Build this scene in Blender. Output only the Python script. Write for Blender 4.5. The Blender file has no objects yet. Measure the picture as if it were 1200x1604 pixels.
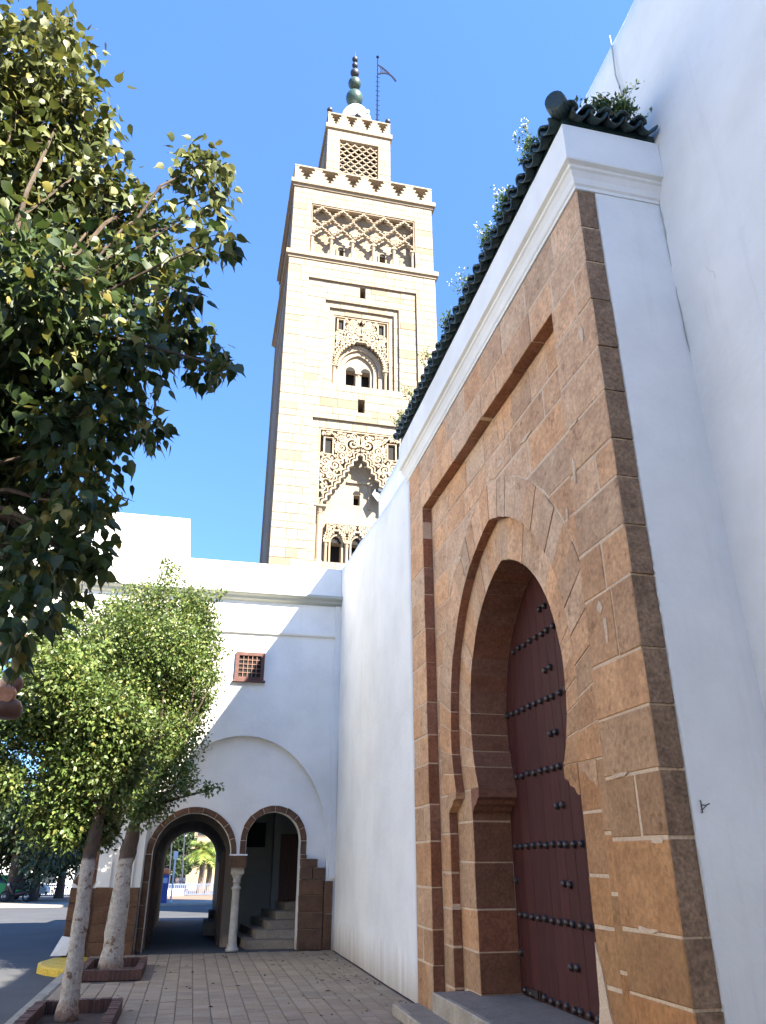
import bpy, bmesh, math, random
import numpy as np
from mathutils import Vector, Matrix, Euler

random.seed(7)
RNG = np.random.default_rng(11)
S = bpy.context.scene
COL = S.collection
PI = math.pi

# ------------------------------------------------------------------ camera, sky, sun, exposure
EYE = 1.6
PITCH = math.atan(543 / 1189.0)
YAW = math.atan(300 / 1307.0)
cd = bpy.data.cameras.new("camera")
cam = bpy.data.objects.new("camera", cd)
COL.objects.link(cam)
cam.location = (0, 0, EYE)
cam.rotation_euler = (PI / 2 + PITCH, 0, -YAW)
cd.sensor_fit = 'VERTICAL'
cd.sensor_height = 36.0
cd.lens = 1189.0 / 1604.0 * 36.0
cd.clip_start = 0.05
cd.clip_end = 3000
S.camera = cam

SUN = Vector((0.63, -1.0, 1.0)).normalized()
ELEV = math.asin(SUN.z)
AZ = math.atan2(SUN.x, SUN.y)
W = bpy.data.worlds.new("World")
S.world = W
W.use_nodes = True
nt = W.node_tree
sky = nt.nodes.new('ShaderNodeTexSky')
sky.sky_type = 'NISHITA'
sky.sun_disc = False
sky.sun_elevation = ELEV
sky.sun_rotation = AZ
sky.air_density = 1.0
sky.dust_density = 0.0
sky.altitude = 1500
sky.ozone_density = 10.0
bg = nt.nodes['Background']
bg.inputs['Strength'].default_value = 0.125
# a deep, even blue: the pale belt towards the horizon is held back all the way round
tc = nt.nodes.new('ShaderNodeTexCoord'); sxyz = nt.nodes.new('ShaderNodeSeparateXYZ'); mrz = nt.nodes.new('ShaderNodeMapRange')
mxs = nt.nodes.new('ShaderNodeMix'); mxs.data_type = 'RGBA'; mxs.blend_type = 'MULTIPLY'; mxs.inputs['Factor'].default_value = 1
nt.links.new(tc.outputs['Generated'], sxyz.inputs[0]); nt.links.new(sxyz.outputs['Z'], mrz.inputs['Value'])
mrz.inputs['From Min'].default_value = 0.1; mrz.inputs['From Max'].default_value = 0.85; mrz.inputs['To Min'].default_value = 0.46; mrz.inputs['To Max'].default_value = 1.0
nt.links.new(sky.outputs[0], mxs.inputs['A']); nt.links.new(mrz.outputs[0], mxs.inputs['B'])
nt.links.new(mxs.outputs['Result'], bg.inputs['Color'])
sl = bpy.data.lights.new("sun", 'SUN')
sl.energy = 5.0
sl.angle = math.radians(0.53)
sl.color = (1.0, 0.93, 0.80)
so = bpy.data.objects.new("sun", sl)
COL.objects.link(so)
so.rotation_euler = SUN.to_track_quat('Z', 'Y').to_euler()
so.location = (20, -40, 40)
S.view_settings.view_transform = 'Standard'
S.view_settings.look = 'None'
S.view_settings.gamma = 1.0
S.view_settings.exposure = 2.45
S.view_settings.use_curve_mapping = False
S.render.engine = 'CYCLES'
S.cycles.max_bounces = 6
S.cycles.diffuse_bounces = 4
S.cycles.use_denoising = True

# ------------------------------------------------------------------ materials
def nodes(name):
    m = bpy.data.materials.new(name)
    m.use_nodes = True
    t = m.node_tree
    return m, t, t.nodes['Principled BSDF']

def mat(name, c1, c2, scale=3.0, rough=0.85, fine=40.0, bump=0.3, dist=0.01, tint=True, fine_amt=0.25, c3=None, spots=0.0, island=0.0, metallic=0.0, stretch=None, jitter=True):
    """Two tones mixed by a broad noise, fine grain, per-object tint, relief."""
    m, t, p = nodes(name)
    N, L = t.nodes.new, t.links.new
    geo = N('ShaderNodeNewGeometry')
    oi = N('ShaderNodeObjectInfo')
    vec = geo.outputs['Position']
    if jitter:
        mul = N('ShaderNodeMath'); mul.operation = 'MULTIPLY'; mul.inputs[1].default_value = 37.0
        L(oi.outputs['Random'], mul.inputs[0])
        add = N('ShaderNodeVectorMath'); add.operation = 'ADD'
        L(vec, add.inputs[0]); L(mul.outputs[0], add.inputs[1])
        vec = add.outputs[0]
    if stretch:
        mp = N('ShaderNodeMapping'); mp.inputs['Scale'].default_value = stretch
        L(vec, mp.inputs['Vector']); vec = mp.outputs[0]
    n1 = N('ShaderNodeTexNoise'); n1.inputs['Scale'].default_value = scale; n1.inputs['Detail'].default_value = 6
    n1.inputs['Roughness'].default_value = 0.65
    L(vec, n1.inputs['Vector'])
    r1 = N('ShaderNodeValToRGB'); r1.color_ramp.elements[0].position = 0.33; r1.color_ramp.elements[1].position = 0.68
    r1.color_ramp.elements[0].color = (*c1, 1); r1.color_ramp.elements[1].color = (*c2, 1)
    L(n1.outputs['Fac'], r1.inputs['Fac'])
    col = r1.outputs['Color']
    n2 = N('ShaderNodeTexNoise'); n2.inputs['Scale'].default_value = fine; n2.inputs['Detail'].default_value = 4
    L(vec, n2.inputs['Vector'])
    if fine_amt:
        mr = N('ShaderNodeMapRange'); mr.inputs['From Min'].default_value = 0.3; mr.inputs['From Max'].default_value = 0.7
        mr.inputs['To Min'].default_value = 1 - fine_amt; mr.inputs['To Max'].default_value = 1 + fine_amt * 0.6
        L(n2.outputs['Fac'], mr.inputs['Value'])
        mx = N('ShaderNodeMix'); mx.data_type = 'RGBA'; mx.blend_type = 'MULTIPLY'; mx.inputs['Factor'].default_value = 1
        L(col, mx.inputs['A']); L(mr.outputs[0], mx.inputs['B']); col = mx.outputs['Result']
    if c3 is not None:
        n3 = N('ShaderNodeTexNoise'); n3.inputs['Scale'].default_value = scale * 2.3; n3.inputs['Detail'].default_value = 8
        n3.inputs['Roughness'].default_value = 0.75
        L(vec, n3.inputs['Vector'])
        m3 = N('ShaderNodeMapRange'); m3.inputs['From Min'].default_value = 0.66 - spots; m3.inputs['From Max'].default_value = 0.78 - spots
        L(n3.outputs['Fac'], m3.inputs['Value'])
        mx = N('ShaderNodeMix'); mx.data_type = 'RGBA'
        L(m3.outputs[0], mx.inputs['Factor']); L(col, mx.inputs['A']); mx.inputs['B'].default_value = (*c3, 1)
        col = mx.outputs['Result']
    if island:
        m4 = N('ShaderNodeMapRange'); m4.inputs['To Min'].default_value = 1 - island; m4.inputs['To Max'].default_value = 1 + island
        L(geo.outputs['Random Per Island'], m4.inputs['Value'])
        mx = N('ShaderNodeMix'); mx.data_type = 'RGBA'; mx.blend_type = 'MULTIPLY'; mx.inputs['Factor'].default_value = 1
        L(col, mx.inputs['A']); L(m4.outputs[0], mx.inputs['B']); col = mx.outputs['Result']
    if tint:
        mx = N('ShaderNodeMix'); mx.data_type = 'RGBA'; mx.blend_type = 'MULTIPLY'; mx.inputs['Factor'].default_value = 1
        L(col, mx.inputs['A']); L(oi.outputs['Color'], mx.inputs['B']); col = mx.outputs['Result']
    L(col, p.inputs['Base Color'])
    p.inputs['Roughness'].default_value = rough
    p.inputs['Metallic'].default_value = metallic
    if bump:
        ad = N('ShaderNodeMath'); ad.operation = 'ADD'
        L(n1.outputs['Fac'], ad.inputs[0]); L(n2.outputs['Fac'], ad.inputs[1])
        b = N('ShaderNodeBump'); b.inputs['Strength'].default_value = bump; b.inputs['Distance'].default_value = dist
        L(ad.outputs[0], b.inputs['Height']); L(b.outputs[0], p.inputs['Normal'])
    m['_col'] = 1
    return m

def plaster(name, base, dirt=True, dirt_h=0.5, dirt_col=(0.40, 0.30, 0.20)):
    """Limewashed plaster: brushed unevenness, faint vertical runs, splash dirt along the foot."""
    m, t, p = nodes(name)
    N, L = t.nodes.new, t.links.new
    geo = N('ShaderNodeNewGeometry')
    n1 = N('ShaderNodeTexNoise'); n1.inputs['Scale'].default_value = 0.9; n1.inputs['Detail'].default_value = 7; n1.inputs['Roughness'].default_value = 0.6
    L(geo.outputs['Position'], n1.inputs['Vector'])
    r = N('ShaderNodeValToRGB')
    r.color_ramp.elements[0].position = 0.3; r.color_ramp.elements[1].position = 0.6
    r.color_ramp.elements[0].color = (base[0] * .86, base[1] * .86, base[2] * .855, 1); r.color_ramp.elements[1].color = (*base, 1)
    L(n1.outputs['Fac'], r.inputs['Fac'])
    col = r.outputs[0]
    mp = N('ShaderNodeMapping'); mp.inputs['Scale'].default_value = (5.0, 5.0, 0.35)
    L(geo.outputs['Position'], mp.inputs['Vector'])
    n2 = N('ShaderNodeTexNoise'); n2.inputs['Scale'].default_value = 1.0; n2.inputs['Detail'].default_value = 8; n2.inputs['Roughness'].default_value = 0.7
    L(mp.outputs[0], n2.inputs['Vector'])
    mr = N('ShaderNodeMapRange'); mr.inputs['From Min'].default_value = 0.57; mr.inputs['From Max'].default_value = 0.8; mr.inputs['To Max'].default_value = 0.55
    L(n2.outputs['Fac'], mr.inputs['Value'])
    mx = N('ShaderNodeMix'); mx.data_type = 'RGBA'
    L(mr.outputs[0], mx.inputs['Factor']); L(col, mx.inputs['A']); mx.inputs['B'].default_value = (base[0] * .78, base[1] * .76, base[2] * .74, 1)
    col = mx.outputs['Result']
    n3 = N('ShaderNodeTexNoise'); n3.inputs['Scale'].default_value = 14; n3.inputs['Detail'].default_value = 5
    L(geo.outputs['Position'], n3.inputs['Vector'])
    if dirt:
        sx = N('ShaderNodeSeparateXYZ'); L(geo.outputs['Position'], sx.inputs[0])
        ad = N('ShaderNodeMath'); ad.operation = 'MULTIPLY_ADD'; ad.inputs[1].default_value = 1.0
        L(n2.outputs['Fac'], ad.inputs[0]); L(sx.outputs['Z'], ad.inputs[2])
        m2 = N('ShaderNodeMapRange'); m2.inputs['From Min'].default_value = 0.5 + dirt_h; m2.inputs['From Max'].default_value = 0.45
        m2.inputs['To Min'].default_value = 0.0; m2.inputs['To Max'].default_value = 0.75
        L(ad.outputs[0], m2.inputs['Value'])
        mx = N('ShaderNodeMix'); mx.data_type = 'RGBA'
        L(m2.outputs[0], mx.inputs['Factor']); L(col, mx.inputs['A']); mx.inputs['B'].default_value = (*dirt_col, 1)
        col = mx.outputs['Result']
    L(col, p.inputs['Base Color'])
    p.inputs['Roughness'].default_value = 0.9
    ad = N('ShaderNodeMath'); ad.operation = 'ADD'
    L(n1.outputs['Fac'], ad.inputs[0]); L(n3.outputs['Fac'], ad.inputs[1])
    b = N('ShaderNodeBump'); b.inputs['Strength'].default_value = 0.25; b.inputs['Distance'].default_value = 0.02
    L(ad.outputs[0], b.inputs['Height']); L(b.outputs[0], p.inputs['Normal'])
    return m

def leafmat(name, ca, cb, cy, yellow=0.12, rough=0.38, trans=0.3, sunlit_z=None):
    m, t, p = nodes(name)
    N, L = t.nodes.new, t.links.new
    geo = N('ShaderNodeNewGeometry'); oi = N('ShaderNodeObjectInfo')
    ad = N('ShaderNodeMath'); ad.operation = 'ADD'; L(geo.outputs['Random Per Island'], ad.inputs[0]); L(oi.outputs['Random'], ad.inputs[1])
    fr = N('ShaderNodeMath'); fr.operation = 'FRACT'; L(ad.outputs[0], fr.inputs[0])
    r = N('ShaderNodeValToRGB'); cr = r.color_ramp
    cr.elements[0].position = 0; cr.elements[0].color = (*ca, 1)
    cr.elements[1].position = 1 - yellow - .06; cr.elements[1].color = (*cb, 1)
    e = cr.elements.new(1.0 - yellow * .4); e.color = (*cy, 1)
    L(fr.outputs[0], r.inputs['Fac'])
    n = N('ShaderNodeTexNoise'); n.inputs['Scale'].default_value = 1.6
    L(geo.outputs['Position'], n.inputs['Vector'])
    mr = N('ShaderNodeMapRange'); mr.inputs['From Min'].default_value = .3; mr.inputs['From Max'].default_value = .7; mr.inputs['To Min'].default_value = .75; mr.inputs['To Max'].default_value = 1.3
    L(n.outputs['Fac'], mr.inputs['Value'])
    mx = N('ShaderNodeMix'); mx.data_type = 'RGBA'; mx.blend_type = 'MULTIPLY'; mx.inputs['Factor'].default_value = 1
    L(r.outputs[0], mx.inputs['A']); L(mr.outputs[0], mx.inputs['B'])
    if sunlit_z is not None:                        # sunlight painted in: leaves turn yellower towards the top of the crown
        sx = N('ShaderNodeSeparateXYZ'); L(geo.outputs['Position'], sx.inputs[0])
        a3 = N('ShaderNodeMath'); a3.operation = 'MULTIPLY_ADD'; a3.inputs[1].default_value = 1.6; L(fr.outputs[0], a3.inputs[0]); L(sx.outputs['Z'], a3.inputs[2])
        m3 = N('ShaderNodeMapRange'); m3.inputs['From Min'].default_value = sunlit_z + .2; m3.inputs['From Max'].default_value = sunlit_z + 2.6; m3.inputs['To Max'].default_value = .6
        L(a3.outputs[0], m3.inputs['Value'])
        m4 = N('ShaderNodeMix'); m4.data_type = 'RGBA'; L(m3.outputs[0], m4.inputs['Factor']); L(mx.outputs['Result'], m4.inputs['A']); m4.inputs['B'].default_value = (.165, .16, .035, 1)
        mx = m4
    L(mx.outputs['Result'], p.inputs['Base Color'])
    p.inputs['Roughness'].default_value = rough
    tr = N('ShaderNodeBsdfTranslucent'); L(mx.outputs['Result'], tr.inputs['Color'])
    ms = N('ShaderNodeMixShader'); ms.inputs[0].default_value = trans
    L(p.outputs[0], ms.inputs[1]); L(tr.outputs[0], ms.inputs[2])
    L(ms.outputs[0], t.nodes['Material Output'].inputs['Surface'])
    return m

M = {}
M['white'] = plaster('white_limewash', (0.83, 0.805, 0.745))
M['white_clean'] = plaster('white_limewash_clean', (0.83, 0.805, 0.745), dirt=False)
M['grey_plaster'] = plaster('greyed_plaster', (0.42, 0.43, 0.38), dirt_h=.2)
M['stone'] = mat('gate_sandstone', (0.43, 0.245, 0.135), (0.60, 0.37, 0.215), 3.2, 0.93, 26, 0.5, 0.016, True, 0.24, (0.24, 0.12, 0.06), 0.10)
M['weathered_shaded'] = mat('weathered_shaded_sandstone', (0.19, 0.112, 0.062), (0.31, 0.195, 0.115), 7.0, 0.95, 40, 0.6, 0.012, False, 0.4, (0.07, 0.048, 0.035), 0.08)  # grime plus painted shade for the quoin sides
M['mortar'] = mat('lime_mortar', (0.56, 0.395, 0.25), (0.70, 0.53, 0.365), 4.0, 0.95, 50, 0.3, 0.01, False, 0.2)
M['brown_stone'] = mat('brown_stone', (0.085, 0.043, 0.022), (0.155, 0.082, 0.045), 6.0, 0.92, 45, 0.6, 0.015, True, 0.3, (0.12, 0.06, 0.035), 0.05)
M['tower'] = mat('cream_limestone', (0.245, 0.192, 0.133), (0.295, 0.236, 0.17), 1.2, 0.9, 12, 0.3, 0.02, True, 0.12, (0.26, 0.17, 0.105), 0.03, island=0.09)
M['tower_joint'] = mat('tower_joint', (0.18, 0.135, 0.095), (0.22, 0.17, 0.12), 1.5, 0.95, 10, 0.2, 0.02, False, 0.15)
M['door'] = mat('maroon_paint', (0.052, 0.0125, 0.0098), (0.072, 0.019, 0.015), 2.0, 0.72, 30, 0.15, 0.004, True, 0.15, (0.12, 0.06, 0.045), -0.02, stretch=(6, 6, 0.7))
M['door'].node_tree.nodes['Principled BSDF'].inputs['Specular IOR Level'].default_value = .25
M['shaded_stone'] = mat('red_brown_shaded_stone', (0.19, 0.078, 0.042), (0.29, 0.13, 0.075), 4.0, 0.93, 30, 0.5, 0.012, True, 0.3, (0.12, 0.05, 0.03), 0.06)  # sandstone with the shade of the reveals painted into its colour
M['iron'] = mat('black_iron', (0.022, 0.016, 0.016), (0.05, 0.034, 0.028), 8, 0.38, 60, 0.2, 0.003, False, 0.2)
M['dark'] = mat('dark_interior', (0.012, 0.010, 0.009), (0.018, 0.015, 0.013), 2, 0.95, 20, 0, 0.01, False, 0)
M['wood'] = mat('brown_wood', (0.085, 0.032, 0.018), (0.14, 0.058, 0.032), 3, 0.6, 30, 0.25, 0.006, True, 0.25, stretch=(7, 7, .6))
M['redwood'] = mat('red_brown_wood', (0.075, 0.027, 0.02), (0.125, 0.05, 0.036), 6, 0.7, 30, 0.3, 0.006, False, 0.25)
M['tile'] = mat('dark_green_glaze', (0.010, 0.024, 0.022), (0.022, 0.046, 0.038), 9, 0.42, 50, 0.4, 0.006, True, 0.35, (0.06, 0.075, 0.055), 0.0)
M['paver'] = mat('pink_grey_paver', (0.26, 0.19, 0.122), (0.335, 0.253, 0.17), 2.0, 0.9, 60, 0.35, 0.005, True, 0.22, (0.10, 0.078, 0.068), 0.04, island=0.10)
M['sand'] = mat('joint_sand', (0.13, 0.10, 0.078), (0.18, 0.14, 0.11), 5, 0.95, 60, 0.3, 0.005, False, 0.2)
M['asphalt'] = mat('asphalt', (0.044, 0.045, 0.048), (0.068, 0.068, 0.070), 0.8, 0.9, 90, 0.4, 0.006, False, 0.3, (0.09, 0.088, 0.085), 0.0, jitter=False)
M['concrete'] = mat('pale_concrete', (0.33, 0.30, 0.25), (0.45, 0.41, 0.35), 3, 0.9, 50, 0.4, 0.006, True, 0.25, (0.24, 0.2, 0.16), 0.02)
M['step'] = mat('worn_step_stone', (0.24, 0.20, 0.155), (0.36, 0.30, 0.235), 4, 0.8, 50, 0.3, 0.006, True, 0.25, (0.15, 0.12, 0.09), 0.03)
M['yellow'] = mat('worn_yellow_paint', (0.60, 0.38, 0.03), (0.70, 0.47, 0.05), 5, 0.75, 40, 0.3, 0.005, False, 0.25, (0.3, 0.22, 0.1), 0.03)
M['marble'] = mat('grey_marble', (0.36, 0.33, 0.28), (0.50, 0.47, 0.41), 5, 0.6, 30, 0.2, 0.004, True, 0.15)
M['earth'] = mat('dry_earth', (0.05, 0.031, 0.022), (0.085, 0.054, 0.037), 6, 0.95, 40, 0.6, 0.02, False, 0.3)
M['brick'] = mat('red_brick', (0.075, 0.036, 0.029), (0.115, 0.055, 0.042), 5, 0.9, 60, 0.4, 0.005, True, 0.25, island=0.2)
M['ochre_ground'] = mat('ochre_paving', (0.17, 0.10, 0.065), (0.22, 0.14, 0.09), 1.5, 0.9, 30, 0.2, 0.01, False, 0.2, jitter=False)
M['pale_paving'] = mat('pale_paving', (0.20, 0.17, 0.14), (0.27, 0.235, 0.19), 1.5, 0.9, 30, 0.2, 0.01, False, 0.2, jitter=False)
M['copper_green'] = mat('green_glazed_ball', (0.030, 0.060, 0.050), (0.060, 0.098, 0.078), 3, 0.4, 20, 0.3, 0.02, True, 0.25, (0.03, 0.06, 0.06), 0.0)
M['grey_blue_metal'] = mat('grey_blue_metal', (0.022, 0.025, 0.036), (0.036, 0.04, 0.055), 5, 0.5, 30, 0.1, 0.01, False, 0.1)
M['copper_brown'] = mat('brown_copper', (0.16, 0.085, 0.06), (0.25, 0.145, 0.105), 8, 0.45, 50, 0.1, 0.003, True, 0.15, metallic=0.3)
M['white_paint'] = mat('white_paint', (0.74, 0.74, 0.73), (0.8, 0.8, 0.79), 3, 0.5, 30, 0.05, 0.003, True, 0.05)
M['blue_paint'] = mat('blue_paint', (0.02, 0.055, 0.21), (0.03, 0.075, 0.27), 3, 0.45, 30, 0.05, 0.003, False, 0.05)
M['orange_paint'] = mat('orange_paint', (0.65, 0.16, 0.04), (0.72, 0.2, 0.05), 3, 0.5, 30, 0.05, 0.003, False, 0.05)
M['green_paint'] = mat('green_paint', (0.02, 0.40, 0.10), (0.03, 0.46, 0.13), 3, 0.5, 30, 0.05, 0.003, False, 0.05)
M['rail_paint'] = mat('pale_blue_paint', (0.10, 0.125, 0.20), (0.14, 0.17, 0.26), 3, 0.6, 30, 0.05, 0.003, False, 0.05)
M['rubber'] = mat('black_rubber', (0.015, 0.015, 0.016), (0.025, 0.025, 0.026), 3, 0.8, 30, 0.1, 0.003, False, 0.1)
M['window_glass'] = mat('dark_window_glass', (0.02, 0.025, 0.03), (0.03, 0.035, 0.04), 3, 0.12, 30, 0, 0.003, False, 0)
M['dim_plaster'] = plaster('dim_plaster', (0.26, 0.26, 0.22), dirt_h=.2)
M['passage_shade'] = plaster('shaded_vault_plaster', (0.12, 0.105, 0.09), dirt_h=.2)  # shade of the passage deepened by a dark base colour
M['dark_paint'] = mat('dark_paint', (0.012, 0.014, 0.024), (0.02, 0.023, 0.036), 5, 0.9, 30, 0, 0.01, False, 0.1)
M['dark_paint'].node_tree.nodes['Principled BSDF'].inputs['Specular IOR Level'].default_value = .1
M['cream_house'] = mat('cream_house', (0.60, 0.48, 0.34), (0.68, 0.56, 0.42), 0.5, 0.9, 12, 0.1, 0.01, True, 0.08)
M['beige_render'] = mat('beige_render', (0.27, 0.20, 0.125), (0.33, 0.25, 0.165), 0.5, 0.9, 12, 0.1, 0.01, True, 0.08)
M['bark'] = mat('dark_bark', (0.055, 0.036, 0.026), (0.11, 0.075, 0.055), 10, 0.95, 40, 0.9, 0.02, False, 0.35, stretch=(1, 1, .35))
M['twig'] = mat('twig_bark', (0.05, 0.034, 0.022), (0.09, 0.062, 0.04), 10, 0.9, 40, 0.3, 0.004, False, 0.2)
M['cloth_navy'] = mat('navy_cloth', (0.012, 0.016, 0.035), (0.022, 0.027, 0.05), 6, 0.9, 50, 0.2, 0.004, False, 0.2)
M['cloth_dark'] = mat('black_cloth', (0.012, 0.012, 0.013), (0.02, 0.02, 0.022), 6, 0.9, 50, 0.2, 0.004, False, 0.2)
M['palm_trunk'] = mat('palm_trunk', (0.12, 0.085, 0.06), (0.20, 0.15, 0.11), 6, 0.95, 20, 0.6, 0.03, False, 0.3)
M['leaf_big'] = leafmat('heart_leaf', (0.018, 0.038, 0.009), (0.058, 0.088, 0.018), (0.22, 0.18, 0.03), 0.08, 0.52, 0.25, 5.0)
M['leaf_small'] = leafmat('small_leaf', (0.05, 0.095, 0.02), (0.145, 0.185, 0.045), (0.22, 0.20, 0.05), 0.05, 0.46, 0.25)
M['leaf_far'] = leafmat('far_leaf', (0.014, 0.030, 0.010), (0.034, 0.055, 0.018), (0.06, 0.075, 0.025), 0.1, 0.45, 0.2)
M['leaf_palm'] = leafmat('palm_leaf', (0.09, 0.16, 0.03), (0.20, 0.25, 0.06), (0.32, 0.30, 0.08), 0.2, 0.45, 0.3)
M['weed'] = leafmat('weed_leaf', (0.045, 0.10, 0.025), (0.10, 0.16, 0.04), (0.22, 0.2, 0.06), 0.15, 0.6, 0.3)
M['petal_white'] = mat('white_petal', (0.75, 0.75, 0.7), (0.8, 0.8, 0.75), 3, 0.7, 30, 0, 0.003, False, 0)
M['petal_yellow'] = mat('yellow_petal', (0.7, 0.62, 0.12), (0.75, 0.68, 0.2), 3, 0.7, 30, 0, 0.003, False, 0)
M['dead_leaf'] = mat('dead_leaf', (0.045, 0.028, 0.016), (0.10, 0.06, 0.03), 3, 0.9, 30, 0, 0.003, False, 0, island=.4)

def limewashed_bark():
    m, t, p = nodes('limewashed_bark')
    N, L = t.nodes.new, t.links.new
    geo = N('ShaderNodeNewGeometry')
    sx = N('ShaderNodeSeparateXYZ'); L(geo.outputs['Position'], sx.inputs[0])
    n1 = N('ShaderNodeTexNoise'); n1.inputs['Scale'].default_value = 11; n1.inputs['Detail'].default_value = 7; n1.inputs['Roughness'].default_value = .7
    L(geo.outputs['Position'], n1.inputs['Vector'])
    n2 = N('ShaderNodeTexNoise'); n2.inputs['Scale'].default_value = 22; n2.inputs['Detail'].default_value = 7; n2.inputs['Roughness'].default_value = .7
    L(geo.outputs['Position'], n2.inputs['Vector'])
    bark = N('ShaderNodeValToRGB'); bark.color_ramp.elements[0].color = (.045, .03, .022, 1); bark.color_ramp.elements[1].color = (.13, .09, .065, 1)
    L(n1.outputs['Fac'], bark.inputs['Fac'])
    wash = N('ShaderNodeValToRGB'); wash.color_ramp.elements[0].position = .3; wash.color_ramp.elements[1].position = .62
    wash.color_ramp.elements[0].color = (.24, .20, .155, 1); wash.color_ramp.elements[1].color = (.50, .455, .39, 1)
    L(n2.outputs['Fac'], wash.inputs['Fac'])
    # flaked patches
    fl = N('ShaderNodeMapRange'); fl.inputs['From Min'].default_value = .56; fl.inputs['From Max'].default_value = .60
    L(n1.outputs['Fac'], fl.inputs['Value'])
    mx = N('ShaderNodeMix'); mx.data_type = 'RGBA'; L(fl.outputs[0], mx.inputs['Factor']); L(wash.outputs[0], mx.inputs['A']); mx.inputs['B'].default_value = (.17, .10, .06, 1)
    # red-brown foot
    ad = N('ShaderNodeMath'); ad.operation = 'MULTIPLY_ADD'; ad.inputs[1].default_value = .45; L(n1.outputs['Fac'], ad.inputs[0]); L(sx.outputs['Z'], ad.inputs[2])
    ft = N('ShaderNodeMapRange'); ft.inputs['From Min'].default_value = .45; ft.inputs['From Max'].default_value = .28; ft.inputs['To Min'].default_value = 0; ft.inputs['To Max'].default_value = .75
    L(ad.outputs[0], ft.inputs['Value'])
    m2 = N('ShaderNodeMix'); m2.data_type = 'RGBA'; L(ft.outputs[0], m2.inputs['Factor']); L(mx.outputs['Result'], m2.inputs['A']); m2.inputs['B'].default_value = (.22, .115, .06, 1)
    # top of the limewash
    a2 = N('ShaderNodeMath'); a2.operation = 'MULTIPLY_ADD'; a2.inputs[1].default_value = .12; L(n1.outputs['Fac'], a2.inputs[0]); L(sx.outputs['Z'], a2.inputs[2])
    tp = N('ShaderNodeMapRange'); tp.inputs['From Min'].default_value = 1.64; tp.inputs['From Max'].default_value = 1.67
    L(a2.outputs[0], tp.inputs['Value'])
    m3 = N('ShaderNodeMix'); m3.data_type = 'RGBA'; L(tp.outputs[0], m3.inputs['Factor']); L(m2.outputs['Result'], m3.inputs['A']); L(bark.outputs[0], m3.inputs['B'])
    L(m3.outputs['Result'], p.inputs['Base Color']); p.inputs['Roughness'].default_value = .92
    s = N('ShaderNodeMath'); s.operation = 'ADD'; L(n1.outputs['Fac'], s.inputs[0]); L(n2.outputs['Fac'], s.inputs[1])
    b = N('ShaderNodeBump'); b.inputs['Strength'].default_value = .6; b.inputs['Distance'].default_value = .02
    L(s.outputs[0], b.inputs['Height']); L(b.outputs[0], p.inputs['Normal'])
    return m
M['washed_bark'] = limewashed_bark()

# ------------------------------------------------------------------ helpers
def tag(o, label=None, cat=None, group=None, kind=None):
    if label: o['label'] = label
    if cat: o['category'] = cat
    if group: o['group'] = group
    if kind: o['kind'] = kind
    return o

def par(o, p):
    if p is not None:
        o.parent = p
        w = p.location
        base = Matrix.Translation(w)
        q = p
        if p.parent is not None:
            base = p['_w'] and Matrix.Translation(Vector(p['_w']))
        o.matrix_parent_inverse = base.inverted()
        o['_w'] = [0.0, 0.0, 0.0]

def thing(name, label, cat, loc=(0, 0, 0), group=None, kind='thing'):
    o = bpy.data.objects.new(name, None)
    COL.objects.link(o)
    o.location = loc
    o.empty_display_size = 0.2
    return tag(o, label, cat, group, kind)

def link(name, me, m, parent=None, center=None, color=None, label=None, kind=None, smooth=False):
    o = bpy.data.objects.new(name, me)
    COL.objects.link(o)
    if m is not None and not me.materials: me.materials.append(m)
    if center is not None: o.location = center
    if parent is not None:
        o.parent = parent
        o.matrix_parent_inverse = Matrix.Translation(-world_loc(parent))
    if color is not None: o.color = (*color, 1)
    if smooth: me.shade_smooth()
    if label: o['label'] = label
    if kind: o['kind'] = kind
    return o

WL = {}
def world_loc(p):
    # all objects here are unrotated where they have children, and every child keeps world coordinates
    return Vector(p.location)

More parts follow.
